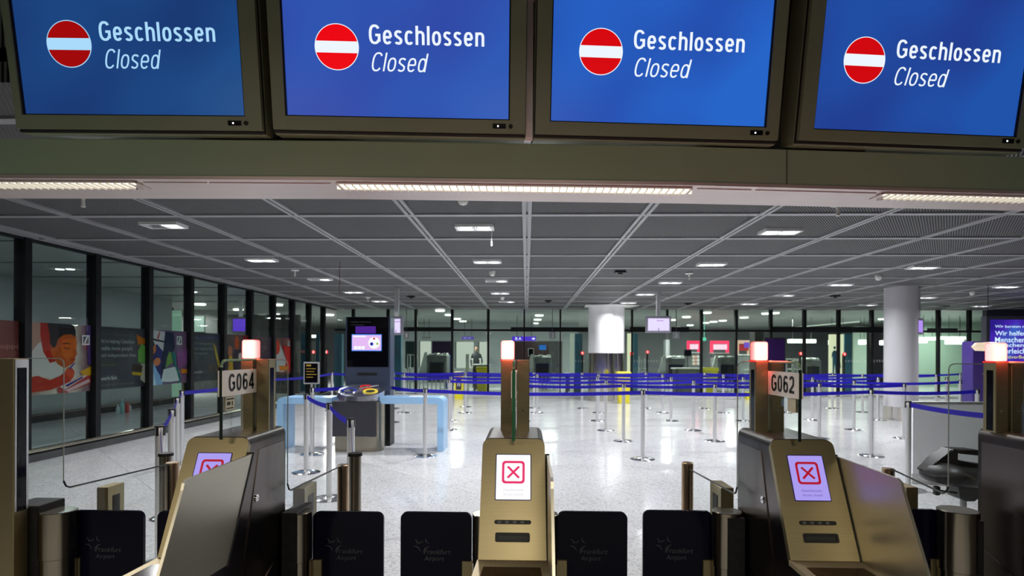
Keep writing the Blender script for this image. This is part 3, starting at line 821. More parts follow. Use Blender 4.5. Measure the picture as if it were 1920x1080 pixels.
# floor standing post at the far left
Y = 2.09
a, b = at_y(-14, 672, Y), at_y(26, 672, Y); b2 = at_y(52, 700, 2.21)
t = thing('gate_post', 'tall brass toned gate post cut off by the left picture edge', 'gate post', (b.x, Y, 0))
bm = BM(); box(bm, a.x-b.x, 0, 0, .065, 0, a.z, .003, 1); obj('post', bm, GOLD, t)
bm = BM(); box(bm, .0005, .003, .004, .061, .92, a.z-.004); obj('side_trim', bm, STEELW, t)
bm = BM(); box(bm, .003, .005, .012, .050, .92, a.z-.035); obj('sensor_strip', bm, BLACKG, t)
bm = BM(); box(bm, -.09, .035, .07, .20, 0, .925, .003, 1); obj('lower_cabinet', bm, BLACKP, t)

# drums and flaps
drum(80, 139, 956, 2.2, 'brushed steel flap drum at the far left beside the tall post')
drum(530, 584, 958, 2.2, 'brushed steel flap drum right of kiosk G064')
drum(886, 936, 962, 2.2, 'steel flap drum mostly hidden left of the centre kiosk')
drum(996, 1046, 962, 2.2, 'steel flap drum mostly hidden right of the centre kiosk')
drum(1336, 1390, 957, 2.2, 'brushed steel flap drum left of kiosk G062')
drum(1762, 1830, 955, 2.2, 'brushed steel flap drum below the black stool seat')
flap(137, 271, 957, 2.24, 'leftmost dark flap with Frankfurt Airport lettering beside the far left drum', side=-1)
flap(297, 428, 958, 2.24, 'dark flap mostly hidden behind kiosk G064', logo=False)
flap(588, 720, 959, 2.24, 'dark lettered flap just right of the drum at kiosk G064', side=-1)
flap(752, 885, 960, 2.24, 'dark lettered flap left of the centre kiosk', side=1)
flap(1045, 1176, 959, 2.24, 'dark lettered flap right of the centre kiosk', side=-1)
flap(1205, 1335, 957, 2.24, 'dark lettered flap left of the drum at kiosk G062', side=1)
flap(1640, 1760, 954, 2.24, 'dark flap partly hidden behind the shield of kiosk G062', side=1, logo=False)
# black housings joining drums and cabinets
for a_, b_, l in ((532, 560, 'between kiosk G064 and its drum'), (1362, 1394, 'between kiosk G062 and its drum'), (1800, 1838, 'between the drum below the stool and the right kiosk')):
    a, b = at_y(a_, 970, 2.16), at_y(b_, 970, 2.16)
    o = obj('flap_motor_housing', box(BM(), a.x, b.x, 2.14, 2.30, 0, .915, .002, 1), BLACKP); tag(o, 'black flap motor housing ' + l, 'motor housing')
    c = (a.x+b.x)/2
    for zz in (.90-.05, .78): pass
# upright wing panes with low glass barriers running away, and their end posts
def wing(x_post_px, x_edge_px, top, Y, Yend, pill_px, pill_py, rp, label, lab2, lab3, mirror):
    xa = at_y(x_post_px, top, Y).x; e = at_y(x_edge_px, top, Y); zt_ = e.z
    t = thing('wing_glass', label, 'glass barrier', (e.x, Y, 0))
    d = xa-e.x
    x0, x1 = min(0, d), max(0, d)
    c = (0, 0, 0, 1) if d > 0 else (0, 0, 1, 0)
    bm = prism(BM(), rrect(x0, x1, .965, zt_, .022, 5, (c[3], c[2], c[2], c[3])), -.004, .004, 'XZ'); obj('pane', bm, GLS, t)
    s = 1 if d > 0 else -1
    pts = [(d, 0, zt_), (s*.022, 0, zt_)] + [(s*(.022-.022*math.sin(a)), 0, zt_-.022+.022*math.cos(a)) for a in [PI/2*i/6 for i in range(1, 7)]] + [(0, 0, 1.03)]
    bm = tube(BM(), pts, .0019, 6); obj('glass_edge', bm, mat('pale glass edge', (.26, .30, .28), .12, spec=1), t, smooth=60)
    p1 = at_y(pill_px, pill_py, Yend)
    dx = p1.x-e.x
    bm = BM(); v = [bm.verts.new(q) for q in ((0, 0, .3), (0, 0, 1.0), (dx, Yend-Y, 1.0), (dx, Yend-Y, .3))]; bm.faces.new(v)
    bmesh.ops.solidify(bm, geom=bm.faces[:], thickness=.008); obj('low_pane', bm, GLS, t)
    bm = tube(BM(), [(0, 0, 1.03), (0, .012, 1.008), (0, .03, .999), (dx, Yend-Y, 1.0)], .0035, 6); obj('low_glass_edge', bm, GEDGED, t, smooth=60)
    q = thing('barrier_pillar', lab2, 'pillar', (p1.x + (0 if not mirror else 0), Yend+rp, 0))
    bm = BM(); lathe(bm, [(0, p1.z), (rp-.003, p1.z), (rp, p1.z-.003), (rp, 0), (0, 0)], 28); obj('shaft', bm, brushed('copper toned stainless', (.55, .40, .26), .28, 1, (90, 90, 2)), q, smooth=35)
    bm = BM(); box(bm, -.003, .003, -rp-.002, -rp+.004, .3, p1.z-.01); obj('glazing_slot', bm, BLACKP, q)
wing(52, 120, 672, 2.13, 2.62, 316, 869, .030, 'tall clear wing pane from the far left gate post', 'copper toned round pillar ending the leftmost glass barrier', '', False)
wing(514, 540, 674, 2.12, 2.62, 640, 873, .026, 'tall clear wing pane at the right side of kiosk G064', 'slim copper toned round pillar ending the glass barrier of kiosk G064', '', False)
wing(1405, 1383, 678, 2.14, 2.62, 1292, 869, .026, 'tall clear wing pane at the left side of kiosk G062', 'copper toned round pillar alone at centre right behind the flaps', '', True)
wing(1841, 1779, 682, 2.18, 2.66, 1672, 880, .026, 'tall clear wing pane in front of the black stool', 'round pillar hidden behind the shield of kiosk G062', '', True)
def rpost(px0, px1, py, Ya, depth, label):
    a, b = at_y(px0, py, Ya), at_y(px1, py, Ya)
    t = thing('square_post', label, 'post', ((a.x+b.x)/2, Ya, 0)); h = (b.x-a.x)/2
    bm = BM(); box(bm, -h, h, 0, depth, 0, a.z, .002, 1); obj('post', bm, GOLD, t)
    s = 1 if px0 < 960 else -1
    bm = BM(); box(bm, *(sorted((s*h, s*(h+.002)))), depth*.3, depth*.7, .4, a.z-.04); obj('glazing_slot', bm, BLACKP, t)
rpost(181, 202, 914, 2.35, .10, 'short square post behind the leftmost lettered flap')
rpost(549, 571, 916, 2.35, .14, 'short square post behind the drum of kiosk G064')
rpost(1352, 1376, 915, 2.35, .14, 'short square post behind the drum left of kiosk G062')
rpost(1700, 1722, 914, 2.40, .12, 'short square post beside the shield below the right stanchion')
for px, py, Y, l in ((666, 850, 2.86, 'wide steel belt receiver pillar with black cap right of kiosk G064'), (311, 850, 2.86, 'wide steel belt receiver pillar with black cap left of kiosk G064')):
    p = at_y(px, py, Y)
    t = thing('receiver_pillar', l, 'pillar', (p.x, Y, 0))
    bm = BM(); lathe(bm, [(0, p.z-.01), (.030, p.z-.01), (.030, 0), (0, 0)], 28); obj('shaft', bm, STEEL, t, smooth=35)
    bm = BM(); lathe(bm, [(0, p.z+.004), (.034, p.z+.002), (.036, p.z-.012), (0, p.z-.012)], 28); obj('cap', bm, BLACKP, t, smooth=35)

# ================================================================== BELT STANCHIONS
st_base = mesh_of(lathe(BM(), [(0, .034), (.026, .034), (.034, .026), (.10, .020), (.165, .010), (.175, .004), (.175, 0), (0, 0)], 32), 'base', CHROME, 35)
st_pole = mesh_of(lathe(BM(), [(.0, .90), (.030, .90), (.030, .03), (0, .03)], 24), 'pole', STEELW, 35)
bm = BM(); lathe(bm, [(0, .99), (.028, .99), (.031, .985), (.031, .90), (0, .90)], 24)
st_head = mesh_of(bm, 'head', STEELW, 35)
bm = BM(); lathe(bm, [(0, .997), (.029, .997), (.032, .992), (.032, .984), (0, .984)], 24)
for k in range(4):
    a = k*PI/2; box(bm, .0285, .034, -.010, .010, .925, .99, M=Matrix.Rotation(a, 4, 'Z'))
st_cap = mesh_of(bm, 'cap', BLACKP)
def stanchion(P, label, group, scale=1, to=None, drop=None):
    t = thing('belt_stanchion', label, 'stanchion', (P.x, P.y, 0), group=group)
    link('base', st_base, t); link('pole', st_pole, t); link('head', st_head, t); link('cap', st_cap, t)
    if to is not None:
        d = Vector((to.x-P.x, to.y-P.y, 0)); l = d.length; u = d/l; n = 8; bm = BM(); ra = []; rb = []
        dz = drop if drop is not None else 0
        for i in range(n+1):
            s = i/n; sag = -.035*4*s*(1-s)*min(1, l/2.5); q = u*(.033+(l-.066)*s); z = .957+sag + dz*s
            ra.append(bm.verts.new((q.x, q.y, z+.026))); rb.append(bm.verts.new((q.x, q.y, z-.026)))
        for i in range(n): bm.faces.new((ra[i], ra[i+1], rb[i+1], rb[i]))
        bmesh.ops.solidify(bm, geom=bm.faces[:], thickness=.002); obj('belt', bm, BELT, t)
    return t
rows = [
 ('nearest', 858, [(716, 827), (797, 855), (1205, 861), (1633, 855), (1832, 852)]),
 ('second', 826, [(965, 826), (1169, 827), (1340, 827), (1536, 822), (1695, 822)]),
 ('third', 807, [(841, 806), (988, 806), (1136, 807), (1300, 807), (1460, 806), (1601, 806), (1800, 804)]),
 ('fourth', 789, [(735, 792), (845, 789), (980, 790), (1120, 789), (1258, 789), (1393, 789), (1523, 788), (1646, 788), (1775, 787)]),
 ('fifth', 774, [(757, 774), (872, 774), (1007, 774), (1122, 774), (1242, 774), (1356, 774), (1474, 774), (1617, 773), (1755, 772)]),
 ('sixth', 766, [(738, 766), (873, 763), (1001, 765), (1091, 766), (1211, 766), (1321, 766), (1440, 766), (1561, 766), (1680, 765), (1800, 764)])]
ordn = ['first', 'second', 'third', 'fourth', 'fifth', 'sixth', 'seventh', 'eighth', 'ninth', 'tenth']
for rn, _, L_ in rows:
    P = [at_z(x, y, 0) for x, y in L_]
    for i, p in enumerate(P):
        stanchion(p, 'silver belt stanchion, %s from the left in the %s queue row from the gates' % (ordn[i], rn), 'stanchions of the blue belt queue', to=P[i+1] if i+1 < len(P) and L_[i][0] != 1646 else None)
# left cluster by the kiosk G064
a = at_z(574, 886, 0); b = at_z(617, 935, 0); c = at_y(658, 787, 1.52*0+4.55); c.z = 0
e = at_y(666, 850, 2.86); e.z = 0
stanchion(a, 'silver stanchion in front of the left light blue bench, belt running forward', 'stanchions by the recycling bin', to=b)
stanchion(b, 'silver stanchion between bench and recycling bin, middle of the slanting belt', 'stanchions by the recycling bin', to=c)
stanchion(c, 'stanchion in front of the recycling bin with the lowest belt drooping', 'stanchions by the recycling bin', to=e, drop=-.12)
P = [at_y(300, 799, 4.02), at_y(322, 768, 5.2), at_y(332, 745, 6.55), at_y(341, 733, 7.7), at_z(500, 800, 0), at_z(622, 770, 0), at_z(716, 770, 0)]
e = at_y(311, 850, 2.86)
stanchion(P[0], 'stanchion nearest the viewer in the left receding belt line', 'left receding belt line', to=e, drop=-.12)
nm = ['second from the viewer in the left receding belt line', 'third from the viewer in the left receding belt line', 'corner stanchion where the left belt line turns right', 'hidden behind kiosk G064 on the left cross belt', 'behind the small menu sign on the left cross belt', 'behind the dark screen totem on the left cross belt']
for i in range(1, 7):
    lb = nm[i-1]; lb = ('silver stanchion ' + lb) if 'stanchion' not in lb else 'silver ' + lb
    stanchion(P[i], lb, 'left receding belt line', to=P[i-1] if i < 4 else P[i-1])
# right pair
a = at_y(1703, 749, 6.6); b = at_y(1901, 772, 5.25); c = at_y(2120, 800, 4.4)
stanchion(a, 'grey stanchion before the left end of the low white partition', 'right partition belt line', to=b)
stanchion(b, 'grey stanchion at the right edge in front of the low partition', 'right partition belt line', to=c)
# sign holder stanchion
p = at_z(585, 852, 0)
t = stanchion(p, 'stanchion carrying a small black framed notice board', None, to=at_z(716, 806, 0))
q0, q1 = at_y(570, 679, p.y), at_y(599, 720, p.y)
bm = BM(); box(bm, q0.x-p.x, q1.x-p.x, -.02, .02, q1.z, q0.z, .004, 1); nb = obj('notice_frame', bm, STEELW, t)
bm = BM(); box(bm, q0.x-p.x+.02, q1.x-p.x-.02, -.024, -.019, q1.z+.02, q0.z-.02); obj('notice', bm, BLACKG, nb)
bm = BM()
for k, (wd, h) in enumerate(((.07, .025), (.14, .010), (.12, .010), (.15, .010), (.10, .010))):
    z = q0.z-.06-k*.042; poly(bm, [(q0.x-p.x+.045, -.0246, z), (q0.x-p.x+.045+wd, -.0246, z), (q0.x-p.x+.045+wd, -.0246, z+h), (q0.x-p.x+.045, -.0246, z+h)])
flat('notice_print', bm, mat('ochre print', (.45, .28, .03), .5), nb)
bm = BM(); box(bm, (q0.x+q1.x)/2-p.x-.012, (q0.x+q1.x)/2-p.x+.012, -.01, .01, .98, q1.z+.01); obj('stem', bm, STEELW, nb)

# ================================================================== TOTEM, BENCHES, RECYCLING BIN
Y = 9.32
a, b = at_y(648, 594, Y), at_y(732, 594, Y); base = 0
t = thing('information_totem', 'tall blue grey totem with black panel and small pink screen', 'totem', (a.x, Y, 0)); W = b.x-a.x
bm = BM(); box(bm, 0, W, 0, .30, 0, a.z, .006, 1); obj('casing', bm, BLUEG, t)
zb_ = at_y(690, 688, Y).z
bm = BM(); box(bm, .03, W-.03, -.012, 0, zb_, a.z-.005); bp_ = obj('black_panel', bm, BLACKG, t)
bm = add_text(BM(), 'Nachfüllbare Getränkebecher', frameM((.09, -.0135, at_y(690, 605, Y).z), (1, 0, 0), (0, 0, 1)), wd=.34, ht=.022); add_text(bm, 'und Flaschen leeren', frameM((.09, -.0135, at_y(690, 610, Y).z), (1, 0, 0), (0, 0, 1)), wd=.22, ht=.020)
flat('lettering', bm, mat('dim grey print', (.11, .11, .12), .5), bp_)
def rectpx(bm, x0, x1, y0, y1, Y, dy, org):
    p, q = at_y(x0, y1, Y), at_y(x1, y0, Y); poly(bm, [(p.x-org[0], dy, p.z), (q.x-org[0], dy, p.z), (q.x-org[0], dy, q.z), (p.x-org[0], dy, q.z)])
org = (a.x, 0)
bm = BM(); p, q = at_y(660, 658, Y), at_y(716, 627, Y); box(bm, p.x-a.x, q.x-a.x, -.018, -.011, p.z, q.z); scr = obj('screen', bm, emis('totem screen rim blue', (.08, .30, 1), 1), t)
bm = BM(); rectpx(bm, 661, 715, 628.5, 656.5, Y, -.019, org); flat('picture', bm, emis('totem picture pink', (.78, .50, .90), 1), scr)
bm = BM(); rectpx(bm, 667, 705, 612, 625, Y, -.0128, org); flat('dim_picture', bm, emis('totem dim violet', (.07, .015, .26), 1), scr)
bm = BM()
c = at_y(702, 643, Y); rr = .095
poly(bm, [(c.x-a.x+rr*math.cos(2*PI*i/24), -.0195, c.z+rr*math.sin(2*PI*i/24)) for i in range(24)])
rectpx(bm, 663, 687, 629.5, 632, Y, -.0195, org); 
for k in range(3): rectpx(bm, 664.5+k*7, 670.5+k*7, 649, 655, Y, -.0195, org)
flat('picture_white', bm, emis('totem white', (.95, .97, 1), 1), scr)
for (x, y, r_, cc) in ((697.5, 645, .028, (.01, .01, .35)), (702, 635, .018, (.5, .01, .05)), (708, 644.5, .018, (.25, .45, .05))):
    c = at_y(x, y, Y); bm = BM(); poly(bm, [(c.x-a.x+r_*math.cos(2*PI*i/16), -.020, c.z+r_*math.sin(2*PI*i/16)) for i in range(16)]); flat('picture_dot', bm, emis('totem dot %d' % x, cc, 1), scr)
bm = BM(); box(bm, -.004, W+.004, -.004, .304, 0, at_y(690, 748, Y).z); obj('plinth', bm, BLACKP, t)
bm = BM(); box(bm, .20, W-.22, -.01, 0, at_y(690, 704, Y).z, at_y(690, 699, Y).z); obj('slot', bm, INK, t)
# benches
def bench(px0, px1, leg, label):
    Yb = 8.83; a, b = at_y(px0, 745, Yb), at_y(px1, 745, Yb); z = a.z; W = b.x-a.x
    t = thing('waterfall_bench', label, 'table', (a.x, Yb, 0)); th = .10; D = .46
    r = .09; n = 6
    if leg == 'R':
        prof = [(0, z-th), (0, z)] + [(W-r+r*math.sin(PI/2*k/n), z-r+r*math.cos(PI/2*k/n)) for k in range(n+1)] + [(W, 0), (W-th, 0), (W-th, z-th)]
    else:
        prof = [(W, z-th), (W, z)] + [(r-r*math.sin(PI/2*k/n), z-r+r*math.cos(PI/2*k/n)) for k in range(n+1)] + [(0, 0), (th, 0), (th, z-th)]
    # top and leg as two parts mitred at the bend
    if leg == 'R':
        top = [(0, z-th), (0, z)] + prof[2:6] + [(W-th, z-th)]; lg = [(W-th, z-th)] + prof[5:9] + [(W, 0), (W-th, 0)]
    else:
        top = [(W, z-th), (W, z)] + prof[2:6] + [(th, z-th)]; lg = [(th, z-th)] + prof[5:9] + [(0, 0), (th, 0)]
    obj('top', prism(BM(), top, 0, D, 'XZ'), LBLUE, t, smooth=30); obj('leg', prism(BM(), lg, 0, D, 'XZ'), LBLUE, t, smooth=30)
    if leg == 'R':
        c = 8.45
        bm = BM(); box(bm, W*.42, W*.42+.28, .16, .34, z, z+.004); obj('leaflet', bm, WHITE, t)
bench(712, 832, 'R', 'light blue waterfall table right of the dark totem')
bench(519, 621, 'L', 'light blue waterfall table left of the dark totem')
# recycling station
Yr = 8.72
a, b = at_y(622, 752, Yr), at_y(705, 752, Yr); c = at_z(676, 843, 0)
W = b.x-a.x; z = a.z
t = thing('recycling_bin', 'anthracite recycling bin with blue, red and yellow openings', 'bin', (a.x, Yr, 0))
zc = at_y(660, 819, Yr).z
bm = BM(); box(bm, 0, W, 0, .46, zc, z, .01, 1); obj('body', bm, BINB, t)
bm = BM()
pts = [(.10, .03), (.60, .03), (.72, .06), (.78, .14), (.80, .30), (.78, .50), (.68, .62), (.10, .62)]
prism(bm, [(x-.05, y*.82-.02) for x, y in pts], 0, z-.01, 'XY'); obj('steel_core', bm, STEEL, t, smooth=60)
# tilted chrome top with three holes
bm = BM(); n = 36; cx, cy = .365, .26
low = [bm.verts.new((cx+.375*math.cos(2*PI*i/n), cy+.275*math.sin(2*PI*i/n), z)) for i in range(n)]
hi = [bm.verts.new((cx+.02+.36*math.cos(2*PI*i/n), cy+.27*math.sin(2*PI*i/n), z+.07+.17*(.5+.5*math.sin(2*PI*i/n)))) for i in range(n)]
for i in range(n): bm.faces.new((low[i], low[(i+1) % n], hi[(i+1) % n], hi[i]))
bm.faces.new(hi); bm.faces.new(low[::-1]); lid = obj('lid', bm, BINT, t, smooth=50)
sl = .17/.54
def onlid(x, y, dz): y = cy+(y-.45)*.72; return (x, y, z+.07+.085+(y-cy)*sl+dz)
def ringp(x, y, r0, r1, m_, name, dz):
    bm = BM(); n = 24
    A_ = [bm.verts.new(onlid(x+r1*math.cos(2*PI*i/n), y+r1*math.sin(2*PI*i/n), dz-.01)) for i in range(n)]
    B_ = [bm.verts.new(onlid(x+r1*.93*math.cos(2*PI*i/n), y+r1*.93*math.sin(2*PI*i/n), dz+.012)) for i in range(n)]
    C_ = [bm.verts.new(onlid(x+r0*math.cos(2*PI*i/n), y+r0*math.sin(2*PI*i/n), dz+.002)) for i in range(n)]
    for p_, q_ in ((A_, B_), (B_, C_)):
        for i in range(n): bm.faces.new((p_[i], p_[(i+1) % n], q_[(i+1) % n], q_[i]))
    r_ = obj(name, bm, m_, lid, smooth=60)
    bm = BM(); poly(bm, [onlid(x+r0*math.cos(2*PI*i/n), y+r0*math.sin(2*PI*i/n), dz+.0035) for i in range(n)]); flat('hole_'+name.split('_')[0], bm, INK, lid)
ringp(.20, .38, .105, .155, CHROME, 'chrome_ring', .002); ringp(.20, .38, .085, .125, mat('blue opening ring', (.004, .02, .30), .25), 'blue_ring', .008)
ringp(.54, .36, .075, .12, mat('yellow opening ring', (.80, .62, .05), .3), 'yellow_ring', .005)
ringp(.42, .60, .06, .10, mat('red opening ring', (.65, .01, .01), .3), 'red_ring', .005)
bm = BM(); tube(bm, [onlid(.33, .46, .02), onlid(.62, .62, .03)], .012); obj('divider_bar', bm, CHROME, lid, smooth=60)
bm = BM(); box(bm, .03, .10, .2, .3, zc-.09, zc); box(bm, .0, .03, .2, .28, .0, .03); obj('castor', bm, CHROME, t)

# ================================================================== COLUMNS
SKIRT = brushed('polished column skirt', (.66, .63, .58), .16, 1, (30, 30, 2))
def column(name, label, cs, r, zsk0, zsk1, wtop=None, pm=None):
    pm = pm or COLW
    t = thing(name, label, 'column', (cs[0][0], cs[0][1], 0))
    for (x, y) in cs:
        dx, dy = x-cs[0][0], y-cs[0][1]
        bm = BM(); cyl(bm, (dx, dy), r, zsk1, CEIL+.05, 56); obj('shaft', bm, pm, t, smooth=30)
        bm = BM(); cyl(bm, (dx, dy), r+.012, zsk0, zsk1, 56); obj('steel_skirt', bm, SKIRT, t, smooth=30)
        if zsk0 > 0:
            bm = BM(); cyl(bm, (dx, dy), r, 0, zsk0, 56); obj('shaft_foot', bm, COLW, t, smooth=30)
    return t
Yc = 18.7
l0, l1 = at_y(1103, 700, Yc).x, at_y(1147, 700, Yc).x; m1 = at_y(1173, 700, Yc).x
r_ = .42
t = column('twin_column', 'white twin round column with tall steel skirt behind the queue', [(l0+r_, Yc), (m1-r_, Yc+.30)], r_, 0, at_y(1120, 662, Yc-.3).z)
p = at_z(1130, 573, CEIL-.012)
bm = BM(); xx = (l0+m1)/2-l0-r_
prism(bm, [(-.55, -.45), (.35, -.70), (1.15, -.30), (1.0, .6), (-.5, .5)], CEIL-.02, CEIL-.002, 'XY'); obj('ceiling_plate', bm, WHITE, t)
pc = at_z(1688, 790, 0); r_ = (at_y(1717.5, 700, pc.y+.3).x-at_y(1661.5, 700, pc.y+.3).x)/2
t = column('round_column', 'single round white column on the right with low steel skirt', [(at_y(1689, 700, pc.y+.35).x, pc.y+.35)], r_, 0, at_y(1689, 764, pc.y).z, pm=noisy('dimmed white column paint', (.46, .45, .48), (.50, .49, .52), .8, .5))  # same white paint, darkened to stand for the weaker light on this column

# ================================================================== CEILING FIXTURES
def fixture():
    t = thing('ceiling_downlight', 'x', 'ceiling light', (0, 0, CEIL))
    bm = BM(); w_, d_ = .235, .125; z0, z1 = -.012, .03
    box(bm, -w_, w_, -d_, -d_+.028, z0, z1); box(bm, -w_, w_, d_-.028, d_, z0, z1); box(bm, -w_, -w_+.03, -d_+.028, d_-.028, z0, z1); box(bm, w_-.03, w_, -d_+.028, d_-.028, z0, z1); box(bm, -.012, .012, -d_+.028, d_-.028, z0+.004, z1)
    obj('frame', bm, mat('fixture frame white', (.8, .8, .8), .4), t)
    bm = BM(); box(bm, -w_+.01, w_-.01, -d_+.01, d_-.01, .018, .022); obj('recess', bm, mat('fixture recess', (.06, .06, .065), .5), t)
    return t
base_fx = fixture()
def lamp_mesh(m_):
    bm = BM(); lathe(bm, [(0, -.002), (.06, -.001), (.082, .012), (.082, .02), (0, .02)], 20); return mesh_of(bm, 'lamp', m_, 50)
LON, LOFF = lamp_mesh(emis('downlight lamp', (1, .99, 1), 9)), lamp_mesh(mat('lamp off', (.10, .10, .11), .15))
fx = [(307, 423, 1), (890, 427, 3), (1463, 435, 3), (491, 488, 3), (914, 491, 3), (1334, 496, 3), (1730, 502, 3), (600, 524, 1), (931, 527, 1), (1257, 530, 3), (1577, 534, 3), (1887, 538, 3), (663, 548, 3), (938, 550, 3), (1210, 552, 3), (1471, 554, 1), (1737, 558, 3), (712, 565, 3), (950, 566, 1), (1178, 568, 3), (1405, 570, 3), (1627, 572, 1), (1840, 574, 3),
      (75, 478, 3), (250, 524, 3), (1000, 250, 3), (1750, 300, 0), (200, 250, 3)]
cnt = 0
used = []
for k, (px, py, on) in enumerate(fx):
    p = at_z(px, py, CEIL)
    if px in (75, 250): continue
    row = {0: 'front row'}.get(0)
    yr = p.y
    rown = 'nearest' if yr < 8.5 else 'second nearest' if yr < 11 else 'middle' if yr < 13.5 else 'second farthest' if yr < 16.2 else 'farthest'
    if yr < 5: rown = 'hidden'
    used.append([rown, p, on])
for rown in ('hidden', 'nearest', 'second nearest', 'middle', 'second farthest', 'farthest'):
    L_ = sorted([u for u in used if u[0] == rown], key=lambda u: u[1].x)
    for i, (_, p, on) in enumerate(L_):
        lab = 'recessed twin downlight, %s from the left in the %s ceiling row' % (ordn[i], rown) if rown != 'hidden' else 'recessed twin downlight above the sign gantry, %s from the left' % ordn[i]
        f = dup(base_fx, (p.x, p.y, CEIL-.002), lab, 'ceiling downlights')
        for s, bit in ((-1, 2), (1, 1)):
            link('lamp', LON if on & bit else LOFF, f, (s*.108, 0, 0))
        area('light', (0, 0, -.03), (HALL_W if on == 3 else HALL_W*.6) * (.5 if rown == 'hidden' else 1), .2, (.97, .98, 1), parent=f, spread=math.radians(150))
for c in kids(base_fx): bpy.data.objects.remove(c)
bpy.data.objects.remove(base_fx)
# smoke detectors and speakers
def detector(px, py, kind, label):
    p = at_z(px, py, CEIL-.04)
    t = thing('smoke_detector' if kind == 'd' else 'sprinkler_head' if kind == 's' else 'ceiling_camera', label, {'d': 'smoke detector', 's': 'sprinkler', 'b': 'camera'}[kind], (p.x, p.y, CEIL))
    if kind == 'd':
        bm = BM(); lathe(bm, [(0, .03), (.055, .03), (.06, 0), (.06, -.02), (0, -.02)], 24); obj('socket', bm, WHITEP, t, smooth=40)
        bm = BM(); lathe(bm, [(0, -.02), (.052, -.02), (.05, -.05), (.036, -.072), (.015, -.08), (0, -.08)], 24); obj('sensor', bm, WHITEP, t, smooth=50)
    elif kind == 's':
        bm = BM(); lathe(bm, [(0, .01), (.075, .01), (.075, -.004), (.06, -.008), (0, -.008)], 24); obj('escutcheon', bm, WHITEP, t, smooth=40)
        bm = BM(); lathe(bm, [(0, -.008), (.016, -.008), (.016, -.085), (.02, -.09), (.02, -.11), (0, -.11)], 16); obj('stem', bm, WHITEP, t, smooth=40)
    else:
        bm = BM(); box(bm, -.10, .10, -.08, .08, -.02, .03, .005, 1); obj('case', bm, BLACKP, t)
        bm = BM(); lathe(bm, [(.05, -.02), (.045, -.04), (0, -.05)], 16); obj('dome', bm, BLACKG, t, smooth=50)
detector(868, 377, 'd', 'round smoke detector just behind the gantry left of centre')
detector(923, 514, 'd', 'round smoke detector between two downlights near ceiling centre')
detector(942, 560, 'd', 'small far smoke detector above the back glazing centre')
detector(1647, 522, 'd', 'round smoke detector on the ceiling above the round right column')
detector(1823, 551, 'd', 'far right smoke detector near the ceiling edge')
detector(1571, 392, 's', 'sprinkler head hanging right of centre just behind the gantry')
detector(156, 375, 's', 'sprinkler head at left just behind the gantry')
detector(1292, 517, 's', 'small sprinkler head right of centre in mid ceiling')
detector(553, 511, 's', 'small sprinkler head left of centre in mid ceiling')
detector(690, 561, 's', 'tiny far sprinkler head above the dark totem')
for px, py, l in ((1163, 514, 'black ceiling camera right of the ceiling centre bar'), (771, 559, 'black ceiling camera left of centre near the back glazing'), (1028, 567, 'black ceiling camera above the back glazing at centre'), (1566, 558, 'black ceiling camera left of the round right column'), (1290, 572, 'black ceiling camera above the right hanging screen'), (1772, 576, 'black ceiling camera at the far right')): detector(px, py, 'b', l)
p = at_z(922, 433, CEIL)
t = obj('pull_cord', tube(tube(BM(), [(p.x, p.y, CEIL), (p.x, p.y, CEIL-.13)], .003), [(p.x, p.y, CEIL-.13), (p.x, p.y, CEIL-.19)], .010), WHITEP); tag(t, 'short white pull cord hanging beside the nearest centre downlight', 'cord')
pa = at_z(637, 490, CEIL); pts = [Vector((pa.x+.006*math.sin(i*2.2), pa.y, CEIL-i*.09)) for i in range(7)]
t = obj('hanging_cable', tube(BM(), pts, .005), mat('dark red cable', (.12, .01, .01), .5)); tag(t, 'thin dark cable dangling from the ceiling left of the totem', 'cable')
# hanging screens
def hang(px0, px1, py0, py1, Y, m_, label, rz=0, rod=True):
    a, b = at_y(px0, py1, Y), at_y(px1, py0, Y); c = (a+b)/2; w_, h = (b.x-a.x)/2/max(.3, math.cos(rz)), (b.z-a.z)/2
    t = thing('hanging_screen', label, 'screen', (c.x, Y, 0), rz)
    bm = BM(); box(bm, -w_-.05, w_+.05, 0, .09, c.z-h-.05, c.z+h+.06, .01, 1); obj('casing', bm, mat('grey violet casing', (.22, .21, .27), .4), t)
    bm = BM(); box(bm, -w_, w_, -.006, .002, c.z-h, c.z+h); sc = obj('display', bm, m_, t)
    if m_ is EBRIGHT:
        bm = BM(); poly(bm, [(-.05, -.008, c.z+.09), (.12, -.008, c.z+.09), (.12, -.008, c.z+.105), (-.05, -.008, c.z+.105)]); poly(bm, [(-.01, -.008, c.z-.16), (.01, -.008, c.z-.16), (.01, -.008, c.z-.09), (-.01, -.008, c.z-.09)]); flat('picture', bm, emis('picture violet mark', (.35, .12, .55), 1), sc)
    bm = BM(); box(bm, -.05, .05, .02, .07, c.z+h+.05, CEIL); obj('hanger', bm, STEELW, t)
hang(1215, 1255, 597, 620, 14.5, EBRIGHT, 'pale lilac screen hanging right of the twin column')
hang(734, 751, 598, 624, 13.5, EBRIGHT, 'bright lilac screen hanging right of the dark totem', rz=math.radians(-14))
hang(1719, 1733, 601, 623, 13.5, emis('screen mid violet', (.45, .28, .9), 1), 'violet screen hanging right of the round right column', rz=math.radians(35))

